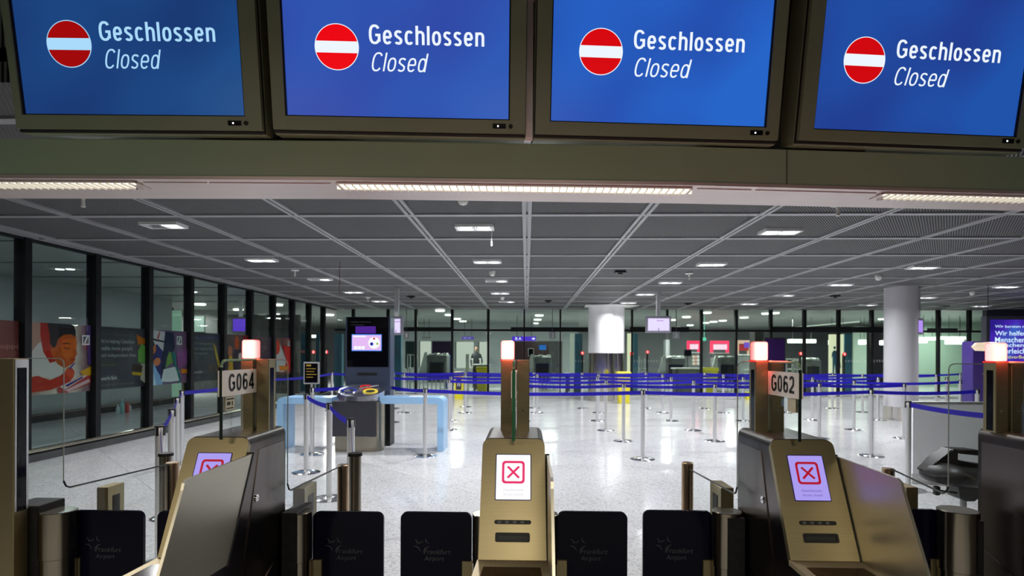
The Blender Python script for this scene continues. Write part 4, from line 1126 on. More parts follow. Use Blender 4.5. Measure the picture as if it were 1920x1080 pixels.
# ================================================================== POSTERS ON THE LEFT GLAZING
def pink(col):
    g = sum(col)/3; c = tuple(max(0, g+(x-g)*1.25)*.85 for x in col)
    return mat('poster ink %s' % (str(col)), c, .6, spec=.2)
def poster(k, y0, y1, base_m, label, build):
    z0, z1 = .90, 1.925
    t = thing('wall_poster', label, 'poster', (XW-.012, y0+.05, z0)); W = y1-y0-.10; H = z1-z0
    # local frame: u along +Y (rightwards seen from the hall), v up, facing +X
    M = frameM((0, 0, 0), (0, 1, 0), (0, 0, 1))
    bm = BM(); box(bm, 0, W, 0, H, -.010, -.004, M=M); s = obj('sheet', bm, base_m, t)
    n = [0]
    def shp(pts, col, name='printed_shape', e=None):
        n[0] += 1; bm = BM(); poly(bm, [(x*W, y*H, -.0035+n[0]*.0005) for x, y in pts], M)
        flat(name, bm, pink(col), s)
    def ell(cx, cy, rx, ry, col, a=0, name='printed_shape', n_=20):
        shp([(cx+rx*math.cos(2*PI*i/n_)*math.cos(a)-ry*math.sin(2*PI*i/n_)*math.sin(a), cy+rx*math.cos(2*PI*i/n_)*math.sin(a)+ry*math.sin(2*PI*i/n_)*math.cos(a)) for i in range(n_)], col, name)
    def txt(s_, x, y, wd, ht, col):
        n[0] += 1; bm = add_text(BM(), s_, M @ Matrix.Translation((x*W, y*H, -.0035+n[0]*.0005)), wd=wd*W, ht=ht*H); flat('lettering', bm, pink(col), s)
    def logo(x, y, w_):
        h = w_*W/H
        shp([(x, y), (x+w_, y), (x+w_, y+h), (x, y+h)], (.55, .56, .58)); f = .14
        shp([(x+w_*f, y+h*f), (x+w_*(1-f), y+h*f), (x+w_*(1-f), y+h*(1-f)), (x+w_*f, y+h*(1-f))], (.06, .08, .09))
        shp([(x+w_*.25, y+h*.18), (x+w_*.42, y+h*.18), (x+w_*.75, y+h*.82), (x+w_*.58, y+h*.82)], (.65, .66, .68))
    build(shp, ell, txt, logo)
def gradm(name, stops, axis='Y'):
    m = mat(name, stops[0][1], .5); b = m.node_tree.nodes['Principled BSDF']
    tc = N(m, 'ShaderNodeTexCoord'); sp = N(m, 'ShaderNodeSeparateXYZ'); L(m, tc.outputs['Generated'], sp.inputs[0])
    nz = N(m, 'ShaderNodeTexNoise'); nz.inputs['Scale'].default_value = 3; L(m, tc.outputs['Generated'], nz.inputs['Vector'])
    ma = N(m, 'ShaderNodeMath', operation='MULTIPLY_ADD'); ma.inputs[1].default_value = .25; L(m, nz.outputs[0], ma.inputs[0]); L(m, sp.outputs[axis], ma.inputs[2])
    L(m, ramp(m, ma.outputs[0], stops), b.inputs['Base Color']); return m
dark = noisy('poster night navy', (.006, .006, .016), (.02, .016, .03), 2, .5)
def p0(shp, ell, txt, logo):
    txt('to support', .60, .62, .5, .07, (.45, .25, .22)); txt('ve', .62, .50, .14, .06, (.45, .25, .22)); ell(.92, .25, .12, .2, (.28, .02, .01))
def p1(shp, ell, txt, logo):
    shp([(0, 1), (.24, 1), (.20, .70), (.10, .52), (.0, .50)], (.36, .20, .17))
    shp([(.10, .62), (.18, .72), (.26, .74), (.34, .52), (.50, .36), (.58, .34), (.60, .26), (.52, .18), (.16, .26), (0, .24), (0, .50)], (.52, .46, .47))
    shp([(.20, 1), (.40, 1), (.46, .70), (.42, .46), (.34, .44), (.24, .60), (.20, .82)], (.32, .03, .015))
    shp([(.36, .92), (.62, .96), (.74, .86), (.765, .72), (.75, .64), (.77, .56), (.735, .53), (.735, .48), (.70, .43), (.62, .385), (.56, .36), (.46, .42), (.38, .52), (.34, .70)], (.34, .075, .025))
    shp([(.52, .78), (.74, .80), (.755, .68), (.70, .62), (.70, .54), (.60, .48), (.52, .56), (.50, .68)], (.44, .11, .03))
    shp([(.30, 1), (.70, 1), (.74, .90), (.735, .82), (.66, .855), (.54, .84), (.46, .78), (.43, .68), (.38, .64), (.34, .72), (.33, .86)], (.012, .006, .012))
    ell(.385, .60, .035, .06, (.40, .09, .03), .2)
    shp([(.55, .665), (.60, .65), (.65, .655), (.65, .645), (.60, .635), (.55, .65)], (.04, .008, .006)); shp([(.53, .72), (.60, .73), (.66, .715), (.66, .705), (.60, .715), (.53, .705)], (.05, .01, .008))
    shp([(.655, .485), (.715, .50), (.73, .49), (.70, .475)], (.20, .02, .02))
    shp([(0, .24), (.16, .27), (.34, .20), (.50, .26), (.60, .34), (.68, .36), (.72, .30), (.70, .22), (.60, .13), (.34, .06), (0, .04)], (.34, .04, .02))
    for q in range(4): ell(.60+.028*q, .325-.022*q, .022, .06, (.42, .08, .045), -.5)
    shp([(.44, .07), (.52, .13), (.94, .27), (1, .26), (1, .12), (.60, .0), (.46, .01)], (.30, .05, .05)); shp([(.48, .10), (.88, .25), (.94, .24), (.56, .05)], (.50, .42, .44)); shp([(.56, .11), (.84, .225), (.86, .21), (.60, .09)], (.02, .012, .10)); shp([(.56, .04), (.96, .19), (.98, .14), (.62, .01)], (.42, .30, .32))
    shp([(.80, .30), (1, .38), (1, .24), (.86, .24)], (.34, .20, .03)); shp([(.62, .36), (.715, .44), (.725, .43), (.64, .34)], (.04, .03, .16))
    shp([(.90, 1), (1, 1), (1, .40), (.94, .40)], (.05, .03, .10)); logo(.835, .70, .13)
def p2(shp, ell, txt, logo):
    txt('Hilfe für mehr Unabhängigkeit', .06, .86, .60, .035, (.10, .10, .11))
    txt("We're helping Cybathlon", .06, .72, .70, .085, (.30, .30, .31)); txt('enable more people', .06, .605, .66, .085, (.30, .30, .31)); txt('lead independent lives', .06, .50, .74, .075, (.30, .30, .31)); txt('#PositiveImpact', .06, .37, .35, .035, (.12, .15, .03))
    txt('Deutsche Bank', .06, .15, .34, .06, (.50, .50, .50)); txt('Read more about our commitment online', .06, .06, .70, .03, (.16, .16, .15))
    shp([(.80, .90), (1, .82), (1, .74), (.84, .72)], (.30, .10, .02)); shp([(.84, .62), (.92, .74), (1, .70), (1, .40), (.84, .42)], (.10, .22, .06)); shp([(.90, .40), (1, .40), (1, .05), (.90, .12)], (.30, .28, .24)); shp([(.72, .40), (.94, .36), (.92, .24), (.70, .28)], (.02, .008, .006)); shp([(.70, .26), (.94, .24), (.92, .19), (.72, .21)], (.30, .2, .02))
def p3(shp, ell, txt, logo):
    shp([(0, .9), (.12, 1), (.42, .97), (.45, .6), (0, .55)], (.42, .40, .44)); shp([(.0, .86), (.4, .80), (.4, .77), (0, .82)], (.02, .01, .01)); shp([(.2, .86), (.26, .97), (.28, .96), (.23, .82)], (.3, .02, .03))
    shp([(0, .72), (.04, .55), (.0, .4)], (.1, .2, .05))
    shp([(.10, .70), (.2, .74), (.36, .60), (.42, .40), (.38, .16), (.28, .10), (.04, .42), (.06, .6)], (.02, .02, .09)); ell(.10, .66, .07, .10, (.42, .14, .06)); ell(.08, .74, .06, .05, (.02, .01, .01)); ell(.20, .42, .09, .07, (.42, .16, .09), .5)
    shp([(0, .40), (.10, .42), (.20, .26), (.34, .08), (.34, 0), (0, 0)], (.20, .30, .46)); shp([(.05, .3), (.12, .2), (.18, 0), (.1, 0)], (.40, .48, .6))
    shp([(.40, .98), (.62, .96), (.66, .70), (.62, .60), (.55, .60), (.50, .62), (.42, .30), (.34, .10), (.28, .10), (.32, .5), (.36, .66)], (.008, .010, .035))
    shp([(.60, .62), (.68, .56), (.68, .40), (.82, .10), (.80, 0), (.76, .0), (.62, .40), (.56, .58)], (.01, .10, .10)); shp([(.50, .60), (.56, .58), (.60, .40), (.40, .30), (.45, .5)], (.10, .18, .05)); shp([(.36, .28), (.66, .32), (.78, .05), (.5, .04), (.30, .06)], (.42, .44, .46))
    shp([(.70, .6), (1, .66), (1, .36), (.74, .30)], (.18, .07, .18)); shp([(.82, .28), (1, .26), (1, .18), (.84, .18)], (.40, .14, .04)); logo(.70, .74, .14)
def p4(shp, ell, txt, logo):
    txt('Förderung für Sprachen', .05, .88, .55, .03, (.08, .08, .09)); txt("We're helping learners", .05, .74, .7, .07, (.22, .22, .24)); txt('make it easier to learn', .05, .64, .7, .07, (.22, .22, .24)); txt('new languages', .05, .54, .5, .07, (.22, .22, .24)); txt('Deutsche Bank', .05, .17, .34, .05, (.40, .40, .42)); txt('Read more about our commitment', .05, .07, .66, .025, (.1, .1, .1))
    shp([(.72, .8), (.82, .72), (.98, .3), (.92, .26), (.84, .45)], (.30, .22, .06)); shp([(.5, .34), (.62, .30), (.72, .38), (.66, .26), (.58, .16), (.62, .28)], (.14, .08, .05)); shp([(.80, .32), (.94, .16), (.95, .14), (.84, .2)], (.14, .08, .05))
def p5(shp, ell, txt, logo):
    ell(.07, .78, .07, .09, (.35, .14, .08)); shp([(.10, .7), (.24, .6), (.4, .30), (.3, .28), (.1, .5)], (.03, .02, .02)); ell(.26, .62, .08, .13, (.30, .12, .08)); shp([(.16, .0), (.22, .50), (.40, .52), (.50, .3), (.52, 0)], (.42, .24, .02)); ell(.52, .82, .09, .16, (.36, .08, .04)); shp([(.34, .5), (.42, .66), (.64, .66), (.76, .5), (.76, .15), (.4, .15)], (.03, .015, .03)); ell(.66, .5, .08, .09, (.5, .4, .4)); shp([(.75, 1), (1, 1), (1, .3), (.78, .4)], (.16, .01, .02)); shp([(.1, .2), (.8, .14), (.8, 0), (.1, 0)], (.16, .02, .03))
def p6(shp, ell, txt, logo):
    txt("We're helping", .08, .70, .6, .06, (.2, .16, .16)); txt('more people', .08, .6, .55, .06, (.2, .16, .16)); txt('to thrive', .08, .5, .4, .06, (.2, .16, .16)); txt('Deutsche Bank', .08, .16, .4, .05, (.35, .35, .36))
def p7(shp, ell, txt, logo):
    shp([(.0, .85), (.3, .9), (.55, .6), (.75, .3), (.6, .05), (.0, .1)], (.42, .38, .40)); ell(.22, .74, .15, .20, (.45, .05, .02)); shp([(.5, .8), (.95, .75), (.95, .1), (.6, .1), (.74, .4)], (.42, .01, .005)); shp([(.3, .24), (.8, .22), (.8, .10), (.34, .1)], (.5, .16, .02)); logo(.80, .78, .12)
i0 = 5
Ym = mull
specs = [(p0, gradm('poster red haze', [(0, (.25, .05, .04)), (1.2, (.16, .03, .03))]), 'reddish poster cut off by the left picture edge'),
 (p1, gradm('poster warm cream', [(.0, (.22, .03, .025)), (.35, (.30, .22, .20)), (.75, (.52, .46, .40)), (1.1, (.15, .07, .09))]), 'poster of a child leaning over a book'),
 (p2, dark, 'dark poster with white text from Deutsche Bank, first dark one'),
 (p3, gradm('poster violet haze', [(0, (.12, .10, .12)), (.6, (.06, .03, .10)), (1.1, (.10, .04, .10))]), 'poster of a seated woman and a figure in dark trousers'),
 (p4, dark, 'dark text poster directly left of the G064 plate'),
 (p5, gradm('poster maroon', [(0, (.03, .01, .02)), (1.1, (.08, .01, .02))]), 'poster of people in yellow and red behind the G064 beacon'),
 (p6, gradm('poster dusky red', [(0, (.10, .015, .03)), (1.1, (.03, .01, .03))]), 'narrow dusky text poster right of the G064 beacon'),
 (p7, gradm('poster red black', [(0, (.02, .01, .015)), (1.1, (.14, .01, .01))]), 'last poster with a figure in white and red')]
for k, (fn, mm, lb) in enumerate(specs): poster(k, Ym[i0+k], Ym[i0+k+1], mm, lb, fn)

# ================================================================== BOTTLES behind the left glazing
def bottle(px, py, h, r, m_, cm, label):
    p = at_z(px, py, 0)
    t = thing('bottle', label, 'bottle', (p.x, p.y, 0))
    bm = BM(); lathe(bm, [(0, .0), (r, .004), (r, h*.62), (r*.8, h*.72), (r*.36, h*.88), (r*.36, h*.93), (0, h*.93)], 16); obj('body', bm, m_, t, smooth=50)
    bm = BM(); cyl(bm, (0, 0), r*.42, h*.93, h, 12); obj('cap', bm, cm, t)
bl = mat('bottle clear plastic', (.55, .68, .70), .15); rd = mat('bottle red', (.6, .03, .03), .3); cp = mat('white cap', (.8, .8, .8), .4)
bottle(221, 776, .22, .045, bl, cp, 'clear bottle, leftmost of the litter behind the left glazing')
bottle(229, 775, .34, .05, mat('bottle teal clear', (.30, .62, .62), .15), cp, 'tall teal clear bottle on the floor behind the left glazing')
bottle(238, 774, .27, .05, rd, rd, 'red bottle on the floor behind the left glazing')
bottle(243, 773, .20, .04, bl, rd, 'short clear bottle with red cap, rightmost behind the left glazing')

# ================================================================== RIGHT SIDE: low partition, stool, counter, big screen
PARTW = noisy('partition pale grey', (.78, .80, .83), (.82, .84, .86), .8, .5)
a = at_z(1706, 905, 0); zt_ = .95; a = at_y(1712, 753, 6.9)
t = thing('low_partition', 'low pale grey partition wall on the right behind the blue belt', 'partition', (a.x, 6.9, 0))
bm = BM(); box(bm, 0, 6.2, 0, .05, .12, a.z-.03); obj('panel', bm, PARTW, t)
bm = BM(); box(bm, -.01, 6.21, -.01, .06, a.z-.03, a.z); obj('top_rail', bm, STEELW, t)
bm = BM(); box(bm, -.01, 6.21, .0, .05, 0, .12); obj('kick_board', bm, mat('light kick board', (.62, .62, .63), .5), t)
for x in (1.55, 3.1, 4.65):
    bm = BM(); box(bm, x-.003, x+.003, -.004, 0, .12, a.z-.03); obj('joint', bm, MACH, t)
# standing stool (polyurethane seat with grip slot)
Ys = 4.1
def S_(px, py, dy=0): 
    p = at_y(px, py, Ys+dy); return p
c = at_y(1806, 940, Ys)
t = thing('work_stool', 'black moulded work stool with grip slot on a grey column', 'stool', (c.x, Ys, 0))
def LP(px, py): p = at_y(px, py, Ys); return (p.x-c.x, p.z)
# seat: lofted wedge, cross sections left to right
bm = BM(); secs = []
prof = [(1737, 893, 893, .03), (1741, 884, 900, .10), (1752, 872, 905, .16), (1768, 864, 908, .19), (1785, 866, 910, .20), (1805, 872, 911, .20), (1830, 874, 912, .20), (1856, 868, 911, .19), (1878, 874, 908, .16), (1892, 884, 902, .10), (1897, 893, 893, .03)]
for px, yt, yb_, d_ in prof:
    (x, z1_), (_, z0_) = LP(px, yt), LP(px, yb_); zm = (z0_+z1_)/2; hh = abs(z1_-z0_)/2+.004
    secs.append([bm.verts.new((x, -d_*math.cos(2*PI*i/14)*1.0, zm+hh*math.sin(2*PI*i/14)*(1.0 if math.sin(2*PI*i/14) < 0 else .8))) for i in range(14)])
for A_, B_ in zip(secs, secs[1:]):
    for i in range(14): bm.faces.new((A_[i], A_[(i+1) % 14], B_[(i+1) % 14], B_[i]))
bm.faces.new(secs[0]); bm.faces.new(secs[-1][::-1]); obj('seat', bm, BLACKP, t, smooth=60)
# back lip with the grip slot
def band(pts, y0, y1): return prism(BM(), [LP(*p) for p in pts], y0, y1, 'XZ')
bm = band([(1741, 886), (1764, 864), (1780, 852), (1792, 843), (1803, 850), (1797, 866), (1835, 871), (1884, 878), (1890, 890), (1800, 896)], .02, .14)
prism(bm, [LP(*p) for p in ((1792, 843), (1835, 845), (1872, 851), (1868, 858), (1835, 855), (1804, 852))], .02, .14, 'XZ')
prism(bm, [LP(*p) for p in ((1868, 850), (1876, 853), (1892, 882), (1878, 880), (1864, 868))], .02, .14, 'XZ')
bmesh.ops.bevel(bm, geom=bm.edges[:], offset=.008, segments=2, affect='EDGES'); obj('grip_back', bm, BLACKP, t, smooth=40)
bm = band([(1784, 906), (1832, 908), (1830, 924), (1815, 936), (1800, 936), (1788, 930)], -.06, .06); obj('tilt_bracket', bm, DARKM, t)
x0, z0 = LP(1784, 921); x1, z1 = LP(1748, 916)
bm = tube(BM(), [(x0, -.05, z0), (x1, -.05, z1)], .007); lv = obj('lever', bm, BLACKP, t, smooth=60)
bm = BM(); box(bm, x1-.022, x1+.012, -.07, -.03, z1-.034, z1+.03, .010, 2); obj('knob', bm, BLACKP, lv, smooth=50)
z2 = LP(1806, 936)[1]
bm = BM(); lathe(bm, [(0, z2), (.020, z2), (.020, .36), (.032, .36), (.032, .08), (0, .08)], 20); obj('column', bm, mat('grey column', (.30, .31, .31), .4, .6), t, smooth=40)
bm = BM(); lathe(bm, [(0, .09), (.05, .08), (.22, .02), (.23, 0), (0, 0)], 28); obj('foot_plate', bm, BLACKP, t, smooth=40)
# wooden counter and big screen
Yk = 14.0
a, b = at_y(1884, 741, Yk), at_y(1884, 704, Yk)
t = thing('wooden_counter', 'pale wooden counter front at the right edge behind the beacon', 'counter', (a.x, Yk, 0))
bm = BM(); box(bm, 0, 4, 0, .6, a.z, b.z); obj('front', bm, WOOD, t)
bm = BM(); box(bm, -.03, 4, -.05, .65, b.z, b.z+.04); obj('top', bm, DARKM, t)
bm = BM()
for k in range(3): box(bm, .3+k*1.4, .4+k*1.4, .1, .5, 0, a.z)
obj('support', bm, YEL, t)
Yp = 17.0
a, b = at_y(1856, 712, Yp), at_y(2190, 600, Yp)
t = thing('large_advert_screen', 'large lit blue advert screen with white German text at the right edge', 'screen', (a.x, Yp, a.z)); W, H = b.x-a.x, b.z-a.z
bm = BM(); box(bm, -.10, W+.1, .0, .2, -.10, H+.10); obj('frame', bm, mat('advert frame', (.12, .12, .16), .4), t)
bm = BM(); box(bm, 0, W, -.01, .0, 0, H)
m = emis('advert picture', (.05, .02, .35), 1); bb = m.node_tree.nodes['Principled BSDF']
tc = N(m, 'ShaderNodeTexCoord'); n = N(m, 'ShaderNodeTexNoise'); n.inputs['Scale'].default_value = .9; L(m, tc.outputs['Object'], n.inputs[0])
L(m, ramp(m, n.outputs[0], [(.35, (.02, .01, .22)), (.5, (.06, .02, .42)), (.68, (.03, .16, .55))]), bb.inputs['Emission Color'])
sc = obj('display', bm, m, t)
def zpx(y): return at_y(1870, y, Yp).z-a.z
bm = BM(); x0 = at_y(1865, 640, Yp).x-a.x; u = at_y(1965, 640, Yp).x-at_y(1865, 640, Yp).x
F = lambda y: frameM((x0, -.013, zpx(y)), (1, 0, 0), (0, 0, 1))
add_text(bm, 'Wir beraten nicht nur Start-ups.', F(616), wd=u*1.25, ht=.10, off=.004)
for s_, y, wd in (('Wir helfen Babbel,', 630.5, 1.02), ('Menschen das', 642, .80), ('Sprachenlernen', 653, .92), ('zu erleichtern', 663, .84)): add_text(bm, s_, F(y), wd=u*wd, ht=.155, off=.012)
flat('lettering', bm, emis('advert lettering', (.62, .82, 1), 1.1), sc)
bm = add_text(BM(), '#PositiverBeitrag', F(674), wd=u*.75, ht=.12); flat('lettering', bm, emis('advert lettering yellow', (.75, .75, .15), 1), sc)
bm = BM(); 
for cx_, cy_, r_ in ((.35, .1, .5), (1.7, .15, .35)): poly(bm, [(cx_+.02+r_*math.cos(PI*i/16), -.0115, max(.01, cy_+r_*.55*math.sin(PI*i/16))) for i in range(17)])
flat('picture_glow_shape', bm, emis('advert violet shape', (.25, .12, .60), 1), sc)
# purple pylon and oval lamp
a, b = at_y(1823, 748, 16), at_y(1853, 640, 16)
t = obj('purple_pylon', box(BM(), a.x, b.x, 16, 16.4, 0, b.z, .02, 1), mat('purple laminate', (.055, .03, .20), .4)); tag(t, 'dark purple pylon left of the lit advert screen', 'pylon')
p = at_y(1852, 650, 13)
t = thing('oval_lamp', 'warm oval pendant lamp left of the rightmost beacon', 'lamp', (p.x, 13, p.z))
bm = BM(); lathe(bm, [(0, .10), (.22, .09), (.29, 0), (.22, -.09), (0, -.10)], 28); bm.transform(Matrix.Diagonal((1.0, 1.0, 1.0, 1))); obj('shade', bm, emis('warm oval lamp', (1, .80, .58), .8), t, smooth=60)
bm = BM(); tube(bm, [(0, 0, .1), (0, 0, CEIL-p.z)], .006); obj('cord', bm, BLACKP, t)

# ================================================================== HALL BEYOND THE BACK GLAZING
def px_box(name, x0, x1, y0, y1, Y, D, m_, label=None, cat=None, parent=None, floor_=False, bev=0, group=None):
    a, b = at_y(x0, y1, Y), at_y(x1, y0, Y)
    z0 = 0 if floor_ else max(a.z, 0.0)
    if parent is not None: o = obj(name, box(BM(), a.x-parent.location.x, b.x-parent.location.x, Y-parent.location.y, Y+D-parent.location.y, z0-parent.location.z, b.z-parent.location.z, bev, 1), m_, parent)
    else:
        o = obj(name, box(BM(), a.x, b.x, Y, Y+D, z0, b.z, bev, 1), m_)
        if label: tag(o, label, cat, group)
    return o
# round ceiling lamps beyond
lampP = [(825, 582), (842, 590), (857, 597.5), (868, 602), (877, 606.5), (885, 610.5), (1011, 591), (1008, 599), (1005, 606), (1002, 611), (1287, 594), (1260, 599.5), (1294, 609.5), (1270, 613.5), (1323, 605), (1338, 603), (1355, 601), (1325, 586), (1395, 595), (1437, 587.5), (1452, 586.5), (1231, 613), (1655, 598), (375, 570), (447, 580), (520, 571), (486, 604), (516, 589), (556, 597), (618, 590)]
bmr = lathe(BM(), [(0, -.07), (.15, -.07), (.17, -.05), (.17, .0), (0, .0)], 24); rl_me = mesh_of(bmr, 'diffuser', EROUND, 40)
rl_rim = mesh_of(lathe(BM(), [(.17, -.02), (.185, -.02), (.185, 0), (.17, 0)], 24), 'rim', WHITE, 40)
lampP.sort()
ORD = 'first second third fourth fifth sixth seventh eighth ninth tenth eleventh twelfth thirteenth fourteenth fifteenth sixteenth seventeenth eighteenth nineteenth twentieth twenty-first twenty-second twenty-third twenty-fourth'.split()
for i, (px, py) in enumerate(lampP):
    p = at_z(px, py, CEIL-.03)
    side = 'behind the left glazing' if px < 640 else 'beyond the back glazing'
    same = [q for q in lampP if (q[0] < 640) == (px < 640)]
    k = same.index((px, py))+1
    t = thing('round_ceiling_lamp', 'round white ceiling lamp %s, %s from the left' % (side, ORD[k-1]), 'ceiling lamp', (p.x, p.y, CEIL), group='round ceiling lamps beyond the glazing')
    link('diffuser', rl_me, t); link('rim', rl_rim, t)
for x, y in ((-3, 24), (1, 25), (6, 24), (11, 24), (16, 25), (-3, 31), (4, 31), (11, 31), (-12.5, 20), (-9, 26)):
    area('lamp_glow', (x, y, CEIL-.12), 165, .6, (.95, 1, .93))
for x, y in ((-8.6, 6.5), (-8.6, 10.5), (-8.6, 14.5)): 
    t = dup_ = thing('corridor_downlight', 'recessed downlight in the corridor ceiling behind the left glazing, %s' % {6.5: 'nearest', 10.5: 'middle', 14.5: 'farthest'}[y], 'ceiling light', (x, y, CEIL))
    bm = BM(); box(bm, -.24, .24, -.13, .13, -.012, .0); obj('frame', bm, WHITE, t)
    for s in (-1, 1): link('lamp', LON, t, (s*.1, 0, -.016))
    area('light', (0, 0, -.05), 15, .3, (.85, .95, 1), parent=t)
# inner grey wall with lit windows
Yi = 29.0
x0, x1 = at_y(745, 640, Yi).x, at_y(1085, 640, Yi).x
iw = obj('wall_inner_office', box(BM(), x0, x1, Yi, Yi+.2, 0, at_y(900, 618, Yi).z+.6), WALLG, kind='structure')
for k, (a, b, c, d) in enumerate(((787, 808, 640, 688), (855, 888, 641, 690), (898, 915, 641, 700))):
    o = px_box('office_window', a, b, c, d, Yi-.05, .04, EWINS, parent=iw)
    px_box('window_frame', a-1, a+.6, c, d, Yi-.08, .03, BLACKF, parent=iw)
px_box('dark_window', 810, 850, 640, 690, Yi-.05, .04, mat('dark purple window', (.02, .008, .03), .2), parent=iw)
px_box('dark_window', 760, 778, 640, 690, Yi-.05, .04, mat('dark teal window', (.008, .02, .02), .2), parent=iw)
px_box('dark_window', 955, 1030, 640, 700, Yi-.05, .04, mat('dark maroon opening', (.03, .006, .008), .3), parent=iw)
px_box('dark_window', 1030, 1054, 640, 700, Yi-.05, .04, DARKM, parent=iw)
# black doors and labels in the office wall
# signs
def signbox(x0, x1, y0, y1, Y, m_, txt_, tm, label):
    a, b = at_y(x0, y1, Y), at_y(x1, y0, Y)
    t = thing('hanging_sign', label, 'sign', (a.x, Y, a.z)); W, H = b.x-a.x, b.z-a.z
    bm = BM(); box(bm, 0, W, 0, .12, 0, H); s = obj('face', bm, m_, t)
    bm = BM(); box(bm, W*.2, W*.2+.02, .05, .07, H, CEIL-a.z); box(bm, W*.8, W*.8+.02, .05, .07, H, CEIL-a.z); obj('hanger', bm, DARKM, t)
    if txt_:
        for s_, xa, wd, f in txt_:
            bm = add_text(BM(), s_, frameM((W*xa, -.006, H*.22), (1, 0, 0), (0, 0, 1)), wd=W*wd, ht=H*f, off=.01); flat('lettering', bm, tm, s)
    return t, W, H
t, W, H = signbox(960, 1005, 631, 639, 24, EVIO, [('B A', .14, .25, .6)], EWTXT, 'violet lit direction sign with arrow left of the twin column')
bm = BM(); poly(bm, [(W*.82, -.006, H*.40), (W*.88, -.006, H*.40), (W*.88, -.006, H*.2), (W*.97, -.006, H*.5), (W*.88, -.006, H*.8), (W*.88, -.006, H*.6), (W*.82, -.006, H*.6)]); flat('arrow', bm, EWTXT, t)
signbox(866, 888, 631, 636.5, 26, emis('dim violet sign', (.06, .02, .35), 1), [('B A', .2, .6, .5)], emis('dim violet lettering', (.4, .35, .9), 1), 'small dim violet sign above the officer')
signbox(791, 807, 631.5, 635, 26, mat('dim sign grey', (.15, .15, .16), .5), None, None, 'small grey sign above the lit office window')
for px, n_ in ((762, '1'), (1036, '2'), (1268, '3')):
    a, b = at_y(px-6, 635, YB-.3), at_y(px+6, 622, YB-.3)
    t = thing('number_sign', 'small grey lane number plate ' + {'1': 'hanging right of the dark totem', '2': 'hanging left of the twin column', '3': 'hanging right of the pale hanging screen'}[n_], 'sign', (a.x, YB-.3, a.z))
    bm = BM(); box(bm, 0, b.x-a.x, 0, .04, 0, b.z-a.z); f_ = obj('plate', bm, mat('number plate grey', (.26, .27, .28), .5), t)
    bm = add_text(BM(), n_, frameM(((b.x-a.x)*.38, -.004, .05), (1, 0, 0), (0, 0, 1)), wd=.06, ht=.14, off=.01); flat('lettering', bm, mat('plate figure', (.65, .65, .66), .5), f_)
    bm = BM(); box(bm, .10, .12, .01, .03, b.z-a.z, CEIL+.13-a.z); obj('hanger', bm, DARKM, t)
# teal and pale door panels with no-entry lights
for k, (a, b, m_, l) in enumerate(((735, 752, TEAL, 'right of the dark totem'), (560, 574, TEAL, 'left of the notice stanchion'), (592, 606, TEAL, 'behind the notice stanchion'), (626, 641, TEAL, 'left of the dark totem'), (1078, 1092, TEAL, 'left of the twin column'), (1183, 1196, TEAL, 'right of the twin column'), (1583, 1597, TEAL, 'right of the lit yellow panel'))):
    o = px_box('blue_panel', a, b, 626, 735, 22.2, .25, m_, 'tall teal blue pylon ' + l, 'pylon', floor_=True)
for k, (a, b, y0, y1, l) in enumerate(((1177, 1183, 625, 700, 'narrow lit pale strip at the right of the twin column'), (1557, 1582, 627, 702, 'lit pale yellow panel with a blue human figure'), (1069, 1077, 625, 702, 'dim pale strip left of the twin column'))):
    t = px_box('backlit_pylon', a, b, y0, y1, 22.0, .15, EYELP if k != 2 else emis('dim pale strip', (.35, .40, .34), 1), l, 'light panel', floor_=True)
# human pictogram on the yellow panel
Yq = 21.993
def Q(px, py): p = at_y(px, py, Yq); return (p.x, Yq, p.z)
bm = BM(); c = at_y(1565, 652, Yq); poly(bm, [(c.x+.045*math.cos(2*PI*i/14), Yq, c.z+.06*math.sin(2*PI*i/14)) for i in range(14)])
poly(bm, [Q(*p) for p in ((1563, 657), (1567, 657), (1570, 662), (1575, 674), (1577, 690), (1576, 690), (1573, 677), (1569, 668), (1569, 700), (1566, 700), (1565, 682), (1564, 700), (1561, 700), (1561, 668), (1559, 672), (1560, 662))])
ft = flat('figure_pictogram', bm, mat('pictogram blue', (.08, .25, .42), .5)); tag(ft, 'flat blue human figure on the lit pale yellow panel', 'pictogram')
# red stop lights
for px, py, l in ((735.5, 660, 'by the teal pylon right of the totem'), (1092, 662, 'by the teal pylon left of the twin column'), (1184, 663, 'on the strip right of the twin column'), (588, 660, 'left of the totem, left one'), (612, 660, 'left of the totem, right one'), (1214, 660, 'beyond the glazing below the pale screen'), (1501, 663, 'right of the G062 plate'), (1583, 664, 'right of the blue figure panel')):
    p = at_y(px, py, 21.8)
    t = thing('stop_light', 'small red stop light ' + l, 'signal light', (p.x, 21.8, p.z))
    Mx = Matrix.Rotation(PI/2, 4, 'X')
    bm = BM(); cyl(bm, (0, 0), .065, 0, .03, 20, M=Mx); obj('lens', bm, ERED, t)
    bm = BM(); box(bm, -.018, .018, -.034, -.031, -.04, .04); obj('bar', bm, EWTXT, t)
    bm = BM(); box(bm, -.03, .03, .0, .1, -p.z, .0); obj('stand', bm, DARKM, t)
